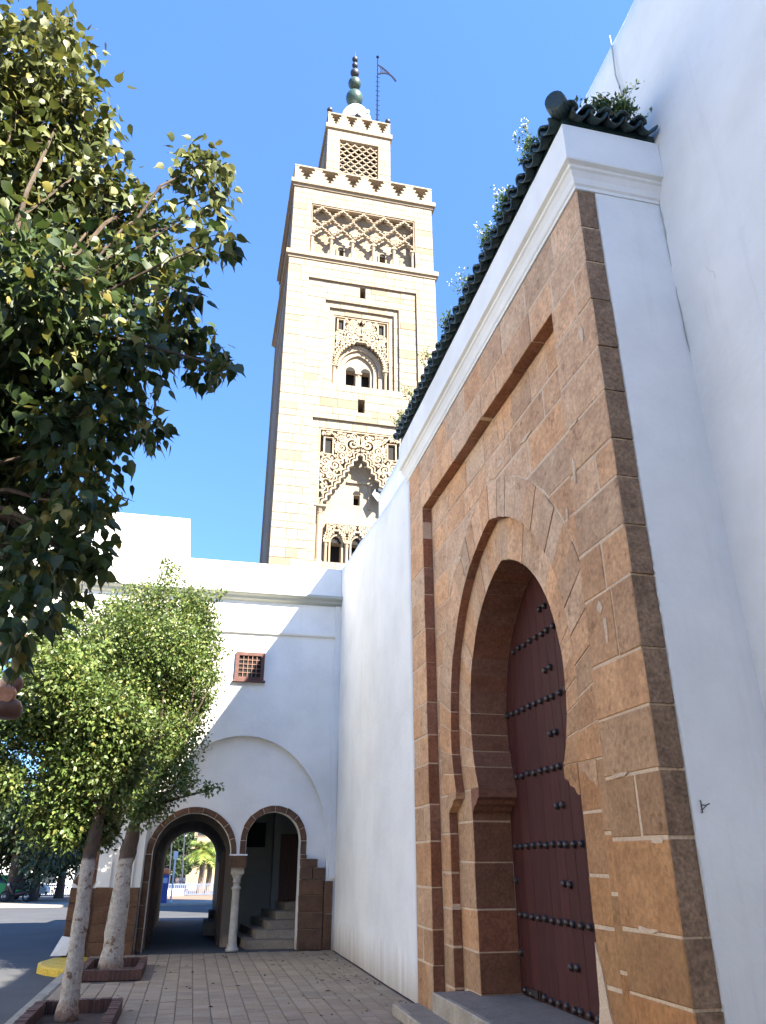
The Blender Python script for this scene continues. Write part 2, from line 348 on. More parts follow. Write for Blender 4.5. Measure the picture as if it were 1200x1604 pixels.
class MB:
    """Collects shapes and links them as one mesh object (world coordinates)."""
    def __init__(s): s.v = []; s.f = []
    def add(s, vs, fs):
        n = len(s.v); s.v += [tuple(v) for v in vs]; s.f += [tuple(i + n for i in f) for f in fs]; return s
    def box(s, x0, x1, y0, y1, z0, z1):
        return s.add([(x0, y0, z0), (x1, y0, z0), (x1, y1, z0), (x0, y1, z0), (x0, y0, z1), (x1, y0, z1), (x1, y1, z1), (x0, y1, z1)],
                     [(0, 3, 2, 1), (4, 5, 6, 7), (0, 1, 5, 4), (1, 2, 6, 5), (2, 3, 7, 6), (3, 0, 4, 7)])
    def prism(s, poly, d0, d1, mp):
        n = len(poly)
        vs = [mp(a, b, d0) for a, b in poly] + [mp(a, b, d1) for a, b in poly]
        fs = [tuple(range(n)), tuple(range(2 * n - 1, n - 1, -1))] + [(i, (i + 1) % n, n + (i + 1) % n, n + i) for i in range(n)]
        return s.add(vs, fs)
    def tube(s, pts, rad, n=8, cap=True):
        pts = [Vector(p) for p in pts]
        if not hasattr(rad, '__len__'): rad = [rad] * len(pts)
        base = len(s.v)
        up = Vector((0.31, 0.17, 0.93))
        for i, p in enumerate(pts):
            d = (pts[min(i + 1, len(pts) - 1)] - pts[max(i - 1, 0)])
            d = d.normalized() if d.length > 1e-9 else Vector((0, 0, 1))
            a = d.cross(up)
            if a.length < 1e-3: a = d.cross(Vector((1, 0, 0)))
            a.normalize(); b = d.cross(a)
            up = b if b.dot(up) > 0 else -b
            for k in range(n):
                t = 2 * PI * k / n
                s.v.append(tuple(p + (a * math.cos(t) + b * math.sin(t)) * rad[i]))
        for i in range(len(pts) - 1):
            for k in range(n):
                s.f.append((base + i * n + k, base + i * n + (k + 1) % n, base + (i + 1) * n + (k + 1) % n, base + (i + 1) * n + k))
        if cap:
            s.f.append(tuple(base + k for k in range(n - 1, -1, -1)))
            s.f.append(tuple(base + (len(pts) - 1) * n + k for k in range(n)))
        return s
    def lathe(s, prof, c, n=16, axis='z'):
        base = len(s.v)
        for r, h in prof:
            for k in range(n):
                t = 2 * PI * k / n
                if axis == 'z': s.v.append((c[0] + r * math.cos(t), c[1] + r * math.sin(t), c[2] + h))
                elif axis == 'x': s.v.append((c[0] + h, c[1] + r * math.cos(t), c[2] + r * math.sin(t)))
                else: s.v.append((c[0] + r * math.cos(t), c[1] + h, c[2] + r * math.sin(t)))
        for i in range(len(prof) - 1):
            for k in range(n):
                s.f.append((base + i * n + k, base + i * n + (k + 1) % n, base + (i + 1) * n + (k + 1) % n, base + (i + 1) * n + k))
        s.f.append(tuple(base + k for k in range(n - 1, -1, -1)))
        s.f.append(tuple(base + (len(prof) - 1) * n + k for k in range(n)))
        return s
    def ball(s, c, r, n=12, sz=1.0):
        prof = [(r * math.sin(PI * i / n) + 1e-4, -r * sz * math.cos(PI * i / n)) for i in range(n + 1)]
        return s.lathe(prof, c, n * 2)
    def build(s, name, m, parent=None, smooth=False, fix=True, origin=None, **k):
        me = bpy.data.meshes.new(name)
        c = Vector((0, 0, 0)) if origin is None else Vector(origin)
        me.from_pydata([tuple(Vector(v) - c) for v in s.v] if origin is not None else s.v, [], s.f)
        if fix:
            bm = bmesh.new(); bm.from_mesh(me); bmesh.ops.recalc_face_normals(bm, faces=bm.faces[:]); bm.to_mesh(me); bm.free()
        return link(name, me, m, parent, center=c if origin is not None else None, smooth=smooth, **k)

def mp_gate(a, b, d): return (d, a, b)        # a along the wall (y), b up, d depth (x)
def mp_front(a, b, d): return (a, d, b)       # a along x, b up, d depth (y)

def warm(base=(1, 1, 1), v=0.12, h=0.05):
    k = 1 + random.uniform(-v, v); q = random.uniform(-h, h)
    return (base[0] * k * (1 + q * .3), base[1] * k * (1 - q * .3), base[2] * k * (1 - q))

def stone(poly, d0, d1, mp, parent, m, name='stone', bev=0.010, gap=0.004, color=None, jit=0.004, proud=0.006):
    """One dressed block: chamfered arrises, slightly uneven outline, set proud or shy."""
    n = len(poly)
    ca = sum(p[0] for p in poly) / n; cb = sum(p[1] for p in poly) / n
    def pull(p, q):
        da, db = p[0] - ca, p[1] - cb
        # pull in by q on both axes, limited for slivers
        return (p[0] - math.copysign(min(q, abs(da) * .5), da) if abs(da) > 1e-6 else p[0],
                p[1] - math.copysign(min(q, abs(db) * .5), db) if abs(db) > 1e-6 else p[1])
    out = []
    for p in poly:
        q = pull(p, gap)
        out.append((q[0] + random.uniform(-jit, jit), q[1] + random.uniform(-jit, jit)))
    inn = [pull(p, bev) for p in out]
    dd = d0 - random.uniform(-proud * .4, proud)
    vs = [mp(a, b, dd) for a, b in inn] + [mp(a, b, dd + bev) for a, b in out] + [mp(a, b, d1) for a, b in out]
    c = Vector(mp(ca, cb, (d0 + d1) / 2))
    fs = [tuple(range(n))]
    for r in range(2):
        fs += [(r * n + i, r * n + (i + 1) % n, (r + 1) * n + (i + 1) % n, (r + 1) * n + i) for i in range(n)]
    fs.append(tuple(range(3 * n - 1, 2 * n - 1, -1)))
    me = bpy.data.meshes.new(name)
    me.from_pydata([tuple(Vector(v) - c) for v in vs], [], fs)
    bm = bmesh.new(); bm.from_mesh(me); bmesh.ops.recalc_face_normals(bm, faces=bm.faces[:]); bm.to_mesh(me); bm.free()
    return link(name, me, m, parent, center=c, color=color if color else warm())

def rect(a0, a1, b0, b1): return [(a0, b0), (a1, b0), (a1, b1), (a0, b1)]

def cuts(a0, a1, lo, hi):
    """Random breakpoints from a0 to a1 with spacing between lo and hi."""
    L = a1 - a0; n = max(1, round(L / random.uniform(lo, hi)))
    w = [random.uniform(.8, 1.25) for _ in range(n)]; s = sum(w); out = [a0]
    for x in w: out.append(out[-1] + x / s * L)
    out[-1] = a1
    return out

def mesh_np(name, verts, faces):
    """Mesh from arrays; faces (n, k)."""
    me = bpy.data.meshes.new(name)
    nv, (nf, k) = len(verts), faces.shape
    me.vertices.add(nv); me.vertices.foreach_set('co', np.ascontiguousarray(verts, dtype=np.float32).ravel())
    me.loops.add(nf * k); me.loops.foreach_set('vertex_index', np.ascontiguousarray(faces, dtype=np.int32).ravel())
    me.polygons.add(nf); me.polygons.foreach_set('loop_start', np.arange(0, nf * k, k, dtype=np.int32))
    me.update(calc_edges=True); me.validate()
    return me

# ------------------------------------------------------------------ ground, road, pavement
def gz(y):                                     # the street falls away gently beyond the archway
    return -0.12 - 0.025 * max(0.0, min(y, 95) - 26)

def sheet(name, x0, x1, ys, dz, m, nx=1):
    b = MB()
    for y in ys:
        for i in range(nx + 1):
            b.v.append((x0 + (x1 - x0) * i / nx, y, gz(y) + dz))
    for j in range(len(ys) - 1):
        for i in range(nx):
            a = j * (nx + 1) + i
            b.f.append((a, a + 1, a + nx + 2, a + nx + 1))
    return tag(b.build(name, m, fix=False), kind='structure')

sheet('ground', -700, 700, [-300, 26, 95, 1500], -0.06, M['earth'])
sheet('road', -40, 40, [-40, 26, 45.0], 0.0, M['asphalt'])
sheet('far_road', -60, 60, [72.8, 95, 99], -0.0, M['asphalt'])

# passage floor continues the pavement level to the back of the archway
PX0, PX1 = -1.62, 2.82
pav = MB()
pav.box(PX0, PX1, -8, 16.62, -0.3, -0.014)
pav = tag(pav.build('pavement', M['sand']), kind='structure')
passage_floor = MB(); passage_floor.box(-0.9, 2.9, 16.625, 25.3, -0.3, 0.0)
tag(passage_floor.build('passage_floor', M['asphalt']), kind='structure')

PLANTERS = [(-1.56, -0.62, 9.05, 10.82), (-1.48, -0.55, 13.3, 14.95)]
cells = []
pw, pl = 0.2, 0.27
nx = int((PX1 - PX0) / pw)
for i in range(nx):
    x0 = PX0 + i * pw
    y = -1.0 - (pl / 2 if i % 2 else 0)
    while y < 16.6:
        y1 = min(y + pl, 16.6); cx, cy = x0 + pw / 2, (y + y1) / 2
        if not any(a - .08 < cx < b + .08 and c - .15 < cy < d + .15 for a, b, c, d in PLANTERS) and y1 - y > .1:
            cells.append((cx, cy, y1 - y))
        y += pl
vis = sorted([c for c in cells if c[1] > 8.6 and c[0] > -0.19 * c[1] + .05], key=lambda c: c[1])
near = set(vis[:300])
pmesh = {}
def paver_mesh(l):
    k = round(l, 2)
    if k not in pmesh:
        h = k / 2 - .004; w = pw / 2 - .004; e = .007
        b = MB()
        b.v = [(-w, -h, -.02), (w, -h, -.02), (w, h, -.02), (-w, h, -.02), (-w, -h, -.005), (w, -h, -.005), (w, h, -.005), (-w, h, -.005),
               (-w + e, -h + e, 0), (w - e, -h + e, 0), (w - e, h - e, 0), (-w + e, h - e, 0)]
        b.f = [(0, 1, 5, 4), (1, 2, 6, 5), (2, 3, 7, 6), (3, 0, 4, 7), (4, 5, 9, 8), (5, 6, 10, 9), (6, 7, 11, 10), (7, 4, 8, 11), (8, 9, 10, 11)]
        me = bpy.data.meshes.new('paver'); me.from_pydata(b.v, [], b.f); me.materials.append(M['paver'])
        pmesh[k] = (me, b)
    return pmesh[k]
rest = MB()
for c in cells:
    me, b = paver_mesh(c[2])
    z = random.uniform(-.003, .003)
    if c in near:
        o = link('paver', me, None, pav, center=(c[0], c[1], z), color=warm((1, 1, 1), .13, .05))
    else:
        rest.add([(v[0] + c[0], v[1] + c[1], v[2] + z) for v in b.v], b.f)
tag(rest.build('paver', M['paver'], pav, fix=False), kind='stuff')

# kerb stones, the last ones by the pier painted yellow
kerb = tag(MB().box(-1.78, PX0 - .002, -8, 14.4, -0.3, -0.03).build('kerb', M['concrete']), kind='structure')
y = -2.0
while y < 14.3:
    l = min(random.uniform(.85, 1.05), 14.35 - y)
    if l > .2:
        stone(rect(-1.80, PX0 - .004, y, y + l), -0.004, .2, lambda a, b, d: (a, b, -d), kerb, M['concrete'], 'kerb_stone', bev=.02, gap=.006, color=warm((.8, .8, .76), .1))
    y += l
ynose = MB()
pts = [(-2.36, 15.75), (-2.32, 15.45), (-2.15, 15.15), (-1.9, 14.85), (-1.62, 14.7), (-1.62, 16.55), (-2.25, 16.55), (-2.4, 16.0)]
n = len(pts)
ynose.v = [(a, b, -.13) for a, b in pts] + [(a, b, -.03) for a, b in pts] + [(-1.95 + (a + 1.95) * .86, 15.6 + (b - 15.6) * .9, .0) for a, b in pts]
ynose.f = [(i, (i + 1) % n, n + (i + 1) % n, n + i) for i in range(n)] + [(n + i, n + (i + 1) % n, 2 * n + (i + 1) % n, 2 * n + i) for i in range(n)] + [tuple(range(2 * n, 3 * n))]
tag(ynose.build('kerb_nose', M['yellow']), 'rounded yellow painted kerb end at the foot of the archway pier', 'kerb', kind='thing')

# far pavement across the road
sheet('far_pavement', -60, 60, [45.0, 60, 72.6], 0.10, M['pale_paving'])
k = MB()
k.v = [(-60, 45, gz(45) - .1), (60, 45, gz(45) - .1), (60, 45, gz(45) + .1), (-60, 45, gz(45) + .1)]; k.f = [(0, 1, 2, 3)]
tag(k.build('far_kerb', M['concrete'], fix=False), kind='structure')
sheet('far_paving_strip', -60, 60, [54.0, 72.0], 0.106, M['ochre_ground'])

# ------------------------------------------------------------------ the stone gateway
GX = 2.82; GY0, GY1 = 4.5, 10.4; YC = 7.47
X1, X2, XD = 2.96, 3.07, 3.53
gate = thing('stone_gateway', 'tall brown sandstone gateway with nested pointed arches and a studded maroon door', 'gateway', (GX, YC, 0))

def hw_o(z, grow=0.0):         # half-width of the outer arch at height z
    if z < 2.3: return 1.88 + grow
    q = (2.17 + grow) ** 2 - (z - 3.0) ** 2
    return max(0.0, -.47 + math.sqrt(q)) if q > 0 else 0.0
def hw_i(z, grow=0.0):
    if z < 2.33: return 1.35 + grow
    q = (1.618 + grow) ** 2 - (z - 3.05) ** 2
    return max(0.0, -.348 + math.sqrt(q)) if q > 0 else 0.0
def arch_poly(y0, y1, z0, z1, hw, ztop, zs, jamb, n=24):
    """Arch-shaped hole down to z0 in a rectangle: one concave outline."""
    pl_ = [(y0, z0), (YC - jamb, z0), (YC - jamb, zs)]
    zz = [zs + (ztop - zs) * math.sin(PI / 2 * i / n) for i in range(n + 1)]
    pl_ += [(YC - hw(z), z) for z in zz[:-1]] + [(YC, ztop)] + [(YC + hw(z), z) for z in zz[:-1][::-1]]
    pl_ += [(YC + jamb, zs), (YC + jamb, z0), (y1, z0), (y1, z1), (y0, z1)]
    return pl_
core = MB()
core.prism([(GY0 + .024, 0), (YC - 2.255, 0), (YC - 2.255, 6.285), (YC + 2.255, 6.285), (YC + 2.255, 0), (GY1, 0), (GY1, 7.08), (GY0 + .024, 7.08)], GX + .004, 2.958, mp_gate)
core.prism(arch_poly(GY0 + .026, GY1 - .01, 0, 7.07, lambda z: hw_o(z, .012), 5.13, 2.3, 1.893), X1 + .004, 3.062, mp_gate)
core.prism(arch_poly(GY0 + .028, GY1 - .02, 0, 7.06, lambda z: hw_i(z, .012), 4.642, 2.33, 1.362), X2 + .004, 3.655, mp_gate)
core.build('mortar', M['mortar'], gate)

UP, LOW = (1.18, 1.18, 1.14), (.72, .58, .37)
def gcol(y, z):
    """Upper blocks are a greyer pink, the low blocks near the street corner a warmer ochre."""
    t = max(0, min(1, (4.2 - z) / 3.0)) * (1 if y < 6.5 else .55)
    b = tuple(UP[i] * (1 - t) + LOW[i] * t for i in range(3))
    return warm(b, .15, .16)
def gs(poly, d0, d1, **k):
    cy = sum(p[0] for p in poly) / len(poly); cz = sum(p[1] for p in poly) / len(poly)
    k.setdefault('gap', random.uniform(.006, .012)); k.setdefault('bev', .008); k.setdefault('jit', .005)
    o = stone(poly, d0, d1, mp_gate, gate, M['stone'], color=gcol(cy, cz), **k)
    # shade painted in: reveal sides darker red-brown, quoin sides darkened beyond their weathering
    o.data.materials.append(M['weathered_shaded'] if min(p[0] for p in poly) < GY0 + .02 else M['shaded_stone'])
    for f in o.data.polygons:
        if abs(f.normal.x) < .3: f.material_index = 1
    return o
# border: left upright, right upright (big quoins), lintel courses
z = 0
for zc in cuts(0, 6.27, .36, .46)[1:]:
    a, b = YC + 2.24, GY1
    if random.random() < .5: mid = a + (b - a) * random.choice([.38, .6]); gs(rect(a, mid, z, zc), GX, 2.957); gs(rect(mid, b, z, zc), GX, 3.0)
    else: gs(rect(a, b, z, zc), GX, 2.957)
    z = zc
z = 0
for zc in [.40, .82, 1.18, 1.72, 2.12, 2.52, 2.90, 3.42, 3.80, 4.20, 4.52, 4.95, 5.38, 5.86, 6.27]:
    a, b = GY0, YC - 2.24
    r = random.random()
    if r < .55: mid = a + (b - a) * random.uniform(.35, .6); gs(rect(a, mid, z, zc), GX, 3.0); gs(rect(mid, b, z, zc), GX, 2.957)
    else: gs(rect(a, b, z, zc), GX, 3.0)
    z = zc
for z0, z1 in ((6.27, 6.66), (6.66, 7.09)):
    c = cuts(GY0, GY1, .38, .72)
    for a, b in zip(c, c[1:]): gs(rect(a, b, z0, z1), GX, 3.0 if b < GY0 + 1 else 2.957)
# panel courses clipped round the outer voussoirs
def ext(z): return hw_o(z, .45) if z >= 2.3 else 9
zs = cuts(2.3, 6.27, .36, .46)
for z0, z1 in zip(zs, zs[1:]):
    for sgn in (1, -1):
        e = max(0, min(ext(max(z0, 2.31)), 2.24))
        if e >= 2.22: 
            if ext(z1) >= 2.2: continue
        lo = min(ext(max(z0, 2.31)), ext(z1), 2.24)
        c = cuts(lo, 2.24, .42, .85)
        for a, b in zip(c, c[1:]):
            zz = [z0 + (z1 - z0) * i / 4 for i in range(5)]
            left = [(max(a, min(ext(max(q, 2.31)), b)), q) for q in zz]
            if all(abs(p[0] - b) < .03 for p in left): continue
            if max(b - p[0] for p in left) < .06: continue
            inner = [p for p in left if b - p[0] > .0]
            if ext(z0) <= a + 1e-6: pl_ = rect(a, b, z0, z1)
            else:
                # keep only the part outside the extrados
                pl_ = [(b, z1)] + [p for p in left[::-1] if b - p[0] > .004]
                last = pl_[-1]
                if last[1] <= z0 + 1e-6: pl_.append((b, z0))
                else: pl_.append((b, last[1]))
                if len(pl_) < 4: continue
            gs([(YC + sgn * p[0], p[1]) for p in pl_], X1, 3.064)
# outer voussoirs
def vring(zc, off, r0, r1, t0, t1_in, t1_out, n, d0, d1, clamp=9.0):
    for sgn in (1, -1):
        w = [random.uniform(.85, 1.15) for _ in range(n)]; sw = sum(w); acc = 0; ts = [0]
        for x in w: acc += x / sw; ts.append(acc)
        for i in range(n):
            a, b = ts[i], ts[i + 1]
            def P(r, t1, t):
                ts_ = math.asin(-.7 / r)
                th = ts_ + (t1 - ts_) * t
                return (max(0, min(clamp, -off + r * math.cos(th))), zc + r * math.sin(th))
            pl_ = [P(r1, t1_out, a + (b - a) * q / 4) for q in range(5)] + [P(r0, t1_in, b + (a - b) * q / 4) for q in range(5)]
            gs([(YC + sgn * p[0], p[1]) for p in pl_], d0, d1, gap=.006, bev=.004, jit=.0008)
vring(3.0, .47, 2.17, 2.62, None, math.acos(.47 / 2.17), math.acos(.47 / 2.62), 15, X1, 3.064, 2.235)
# inner ring: stones run through to the door
n = 14
for sgn in (1, -1):
    w = [random.uniform(.85, 1.15) for _ in range(n)]; sw = sum(w); acc = 0; ts = [0]
    for x in w: acc += x / sw; ts.append(acc)
    ti0, ti1 = math.asin((2.33 - 3.05) / 1.618), math.acos(.348 / 1.618)
    to0, to1 = math.asin(-.67 / 2.25), math.acos(.47 / 2.25)
    for i in range(n):
        a, b = ts[i], ts[i + 1]
        Pi = lambda t: (max(0, -.348 + 1.618 * math.cos(ti0 + (ti1 - ti0) * t)), 3.05 + 1.618 * math.sin(ti0 + (ti1 - ti0) * t))
        Po = lambda t: (max(0, -.47 + 2.25 * math.cos(to0 + (to1 - to0) * t)), 3.0 + 2.25 * math.sin(to0 + (to1 - to0) * t))
        m_ = (a + b) / 2
        pl_ = [Po(a + (b - a) * q / 4) for q in range(5)] + [Pi(b + (a - b) * q / 4) for q in range(5)]
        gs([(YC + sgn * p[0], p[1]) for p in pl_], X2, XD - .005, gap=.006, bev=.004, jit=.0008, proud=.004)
# jambs
for sgn in (1, -1):
    c = cuts(0, 2.3, .33, .45)
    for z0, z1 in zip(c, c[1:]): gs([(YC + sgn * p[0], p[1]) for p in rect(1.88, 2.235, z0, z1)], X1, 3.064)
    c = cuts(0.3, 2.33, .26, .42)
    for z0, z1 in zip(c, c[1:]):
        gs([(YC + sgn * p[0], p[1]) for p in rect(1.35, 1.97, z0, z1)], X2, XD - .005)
    # moulded imposts
    pr = [(1.36, 2.08), (1.33, 2.08), (1.30, 2.10), (1.27, 2.14), (1.20, 2.16), (1.17, 2.20), (1.10, 2.23), (1.10, 2.33), (1.36, 2.33)]
    im = MB(); im.prism([(YC + sgn * a, b) for a, b in pr], X2 - .004, XD - .004, mp_gate)
    im.build('impost', M['shaded_stone'] if sgn > 0 else M['stone'], gate, color=warm((1.0, 1, 1) if sgn > 0 else (.8, .68, .5), .05))
    pr = [(1.89, 2.1), (1.87, 2.1), (1.84, 2.14), (1.78, 2.17), (1.76, 2.22), (1.70, 2.24), (1.70, 2.30), (1.89, 2.3)]
    im = MB(); pr = [(1.89, 2.1), (1.87, 2.1), (1.82, 2.14), (1.74, 2.17), (1.70, 2.22), (1.60, 2.24), (1.60, 2.30), (1.89, 2.3)]; im.prism([(YC + sgn * a, b) for a, b in pr], X1 - .004, 3.064, mp_gate)
    im.build('impost', M['stone'], gate, color=warm((.95, .93, .88), .05))
# plastered return beside the quoins and its edge of daubed plaster
ret = MB(); ret.box(3.004, 3.662, GY0 - .004, GY0 + .2, 0, 7.085)
ret.build('plaster_return', M['white'], gate)
dm = MB()
z = .1
while z < 7.0:
    h = random.choice([.03, .06, .1, .3]) * random.uniform(.6, 1.4)
    if random.random() < .55:
        w = random.uniform(.002, .016)
        dm.add([(3.006, GY0 - .007, z), (3.006 - w * .4, GY0 - .009, z + h * .2), (3.006 - w, GY0 - .009, z + h * .55), (3.006, GY0 - .007, z + h), (3.006, GY0 + .02, z), (3.006, GY0 + .02, z + h)], [(0, 1, 2, 3), (0, 4, 1), (2, 5, 3), (1, 4, 5, 2)])
    z += h
dm.build('plaster_daub', M['white'], gate, fix=True, kind='stuff')

# cornice swept round the corner
prof = [(-.02, 7.09), (.012, 7.09), (.012, 7.125), (.028, 7.14), (.04, 7.20), (.066, 7.255), (.085, 7.27), (.085, 7.30), (.125, 7.315), (.13, 7.335), (.13, 7.74), (.09, 7.80), (-.02, 7.80)]
co = MB()
yl = 10.56
seg = 40
rows = []
for j in range(seg + 1): rows.append([(GX - p, yl + (GY0 - p - yl) * j / seg, z + (random.uniform(-.004, .004) if 0 < j < seg and i > 8 else 0)) for i, (p, z) in enumerate(prof)])
for j in range(1, 9): rows.append([(GX - p + (3.664 - GX + p) * j / 8, GY0 - p, z) for p, z in prof])
npf = len(prof)
for r in rows: co.v += r
for j in range(len(rows) - 1):
    for i in range(npf - 1): co.f.append((j * npf + i, j * npf + i + 1, (j + 1) * npf + i + 1, (j + 1) * npf + i))
co.f.append(tuple(range(npf)))
co.build('cornice', M['white_clean'], gate)

# tiled roof: barrel tiles, each its own piece
roof = MB()
rx, ry = GX - .10, GY0 - .10
roof.v = [(rx, ry, 7.806), (3.66, ry, 7.806), (3.66, yl, 7.806), (rx, yl, 7.806), (rx, ry, 7.87), (3.66, ry, 7.87), (3.66, ry + .94, 8.38), (3.66, yl, 8.38), (rx, yl, 7.87)]
roof.f = [(0, 3, 2, 1), (0, 1, 5, 4), (4, 6, 7, 8), (4, 5, 6), (0, 4, 8, 3), (3, 8, 7, 2), (1, 2, 7, 6, 5)]
roof = roof.build('tiled_roof', M['tile'], gate, color=(1, 1, 1))
def half_tile(r, l, up):
    n = 8; v = []; f = []
    for ti, (x, rr) in enumerate(((0, r), (l, r * .86))):
        for s_ in (0, 1):
            q = rr - s_ * .017
            for k in range(n + 1):
                t = PI * k / n * .98 + .01 * PI
                v.append((x, q * math.cos(t), (q * math.sin(t)) * (1 if up else -1)))
    m_ = n + 1
    for k in range(n):
        f += [(k, k + 1, 2 * m_ + k + 1, 2 * m_ + k), (m_ + k, 3 * m_ + k, 3 * m_ + k + 1, m_ + k + 1), (k, m_ + k, m_ + k + 1, k + 1), (2 * m_ + k, 2 * m_ + k + 1, 3 * m_ + k + 1, 3 * m_ + k)]
    f += [(0, 2 * m_, 3 * m_, m_), (n, m_ + n, 3 * m_ + n, 2 * m_ + n)]
    me = bpy.data.meshes.new('roof_tile'); me.from_pydata(v, [], f)
    bm = bmesh.new(); bm.from_mesh(me); bmesh.ops.recalc_face_normals(bm, faces=bm.faces[:]); bm.to_mesh(me); bm.free()
    me.materials.append(M['tile']); me.shade_smooth()
    return me
pan, cov = half_tile(.088, .5, False), half_tile(.072, .46, True)
SL = math.radians(27)
def put_tile(me, x, y, z, yaw):
    o = link('roof_tile', me, None, roof, center=(x, y, z), color=warm((1, 1, 1), .3, .1))
    o.rotation_euler = Euler((random.uniform(-.05, .05), -SL + random.uniform(-.04, .04), yaw + random.uniform(-.05, .05)))
    return o
sp = 0.19
nt_ = int((yl - GY0 + .02) / sp)
for i in range(nt_):
    y = GY0 + .02 + i * sp
    put_tile(pan, GX - .235 + random.uniform(-.012, .012), y, 7.875, 0)
    put_tile(cov, GX - .205 + random.uniform(-.012, .012), y + sp / 2, 7.885, 0)
for i in range(5):
    x = GX + .03 + i * .175
    put_tile(pan, x, GY0 - .235 + random.uniform(-.01, .01), 7.875, PI / 2)
    put_tile(cov, x - .088, GY0 - .205 + random.uniform(-.01, .01), 7.885, PI / 2)
hip = MB()
d = Vector((1, 1, .42)).normalized(); p0 = Vector((GX - .20, GY0 - .19, 7.92))
hip.tube([p0 - d * .05, p0 - d * .045, p0, p0 + d * .5, p0 + d * .95], [.075, .092, .098, .09, .085], 16)
hip.build('hip_tile', M['tile'], roof, smooth=False, color=(.9, .95, 1))
rows_ = MB()
for i in range(nt_):
    y = GY0 + .25 + i * sp
    if y > yl - .1: break
    xe = min(3.6, GX - .1 + (y - GY0 + .1) - .12)
    if xe > GX + .2: rows_.tube([(GX + .15, y, 8.02), (xe, y, 8.02 + (xe - GX - .15) * .54)], .07, 6)
rows_.build('upper_roof_tile', M['tile'], roof, kind='stuff')

# door: planks, studs
door = MB(); door.box(XD + .012, XD + .07, YC - 1.5, YC + 1.5, .30, 4.75)
door = door.build('door', M['door'], gate, color=(.7, .7, .7))
c = [YC - 1.45 + i * 2.9 / 14 for i in range(15)]
for a, b in zip(c, c[1:]):
    if abs(a - YC) < .01 or abs(b - YC) < .01: pass
    stone(rect(a, b, .31, 4.72), XD, XD + .02, mp_gate, door, M['door'], 'plank', bev=.004, gap=.0015, color=warm((1, 1, 1), .09, .03), jit=.0006, proud=.002)
strip = MB()
for s_ in (-.028, .028): strip.box(XD - .012, XD + .005, YC + s_ - .012, YC + s_ + .012, .31, 4.6)
stud_b = MB(); stud_b.lathe([(.038, 0), (.040, .005), (.030, .010), (.034, .020), (.031, .032), (.020, .043), (.006, .048)], (0, 0, 0), 10, 'x')
for i, v in enumerate(stud_b.v): stud_b.v[i] = (-v[0], v[1], v[2])
sme = bpy.data.meshes.new('stud'); sme.from_pydata(stud_b.v, [], stud_b.f)
bm = bmesh.new(); bm.from_mesh(sme); bmesh.ops.recalc_face_normals(bm, faces=bm.faces[:]); bm.to_mesh(sme); bm.free()
sme.shade_smooth(); sme.materials.append(M['iron'])
ysr = [.065 + .165 * k for k in range(8)]
for zr in (.35, 1.045, 1.725, 2.445, 3.145, 3.845):
    h = hw_i(zr) - .02
    for q in ysr:
        for sg in (1, -1):
            if q < h: link('stud', sme, None, door, center=(XD + .002, YC + sg * q + random.uniform(-.006, .006), zr + random.uniform(-.006, .006)))
for zr in (.69, 1.38, 2.08, 2.78, 3.44, 4.12):
    for q in (-.065, .065): link('stud', sme, None, door, center=(XD + .002, YC + q, zr + random.uniform(-.006, .006)))
    if zr < 2:
        for sg in (1, -1): link('stud', sme, None, door, center=(XD + .002, YC + sg * 1.27, zr))
bolt = MB(); bolt.box(XD - .03, XD + .004, 8.28, 8.62, .335, .39); bolt.box(XD - .045, XD - .028, 8.3, 8.36, .33, .40)
bolt.build('bolt', M['iron'], door)
# door steps
st = MB()
st.box(2.66, 3.6, 5.6, 9.17, 0, .30)
stp = st.build('step', M['step'], gate, color=(.75, .75, .78))
y = 5.6
for yy in cuts(5.6, 9.17, .7, 1.0)[1:]:
    stone([(y, .006), (yy, .006), (yy, .302), (y, .302)], 2.645, 2.70, mp_gate, stp, M['step'], 'step_block', bev=.012, gap=.002, color=warm((1.25, 1.22, 1.15), .06))
    y = yy
st = MB(); st.box(2.36, 2.655, 5.4, 9.74, 0, .12)
stp = st.build('step', M['step'], gate, color=(.8, .8, .8))
y = 5.4
for yy in cuts(5.4, 9.74, .7, 1.0)[1:]:
    stone([(y, .004), (yy, .004), (yy, .122), (y, .122)], 2.345, 2.40, mp_gate, stp, M['step'], 'step_block', bev=.012, gap=.002, color=warm((1.2, 1.18, 1.1), .06))
    y = yy
def smear(y, z, w, h, x):
    n_ = 11
    pl_ = [(y + w * math.cos(2 * PI * i / n_) * random.uniform(.35, 1), z + h * math.sin(2 * PI * i / n_) * random.uniform(.35, 1)) for i in range(n_)]
    MB().prism(pl_, x - .009, x + .01, mp_gate).build('mortar_smear', M['mortar'], gate)
for q in ((4.93, 3.15, .03, .16), (4.98, 3.32, .05, .06), (5.12, 4.55, .03, .2), (5.05, 4.95, .1, .025), (4.72, 5.65, .04, .12), (5.0, 2.12, .16, .02), (4.62, 1.7, .12, .022), (4.9, 1.19, .2, .025)): smear(*q, GX)
for q in ((6.3, 5.55, .22, .03), (7.0, 5.62, .2, .035), (6.85, 5.95, .03, .16), (8.6, 5.05, .14, .05), (5.6, 4.35, .04, .12)): smear(*q, X1)
# whitened plaster patches low on the near jamb
pt = MB(); pt.prism([(6.12, .62), (6.20, .35), (6.19, .30), (5.98, .30), (5.9, .42), (5.98, .6), (6.03, .85), (6.1, 1.02)], X2 - .014, X2 + .01, mp_gate)
pt.build('mortar_patch', M['mortar'], gate)

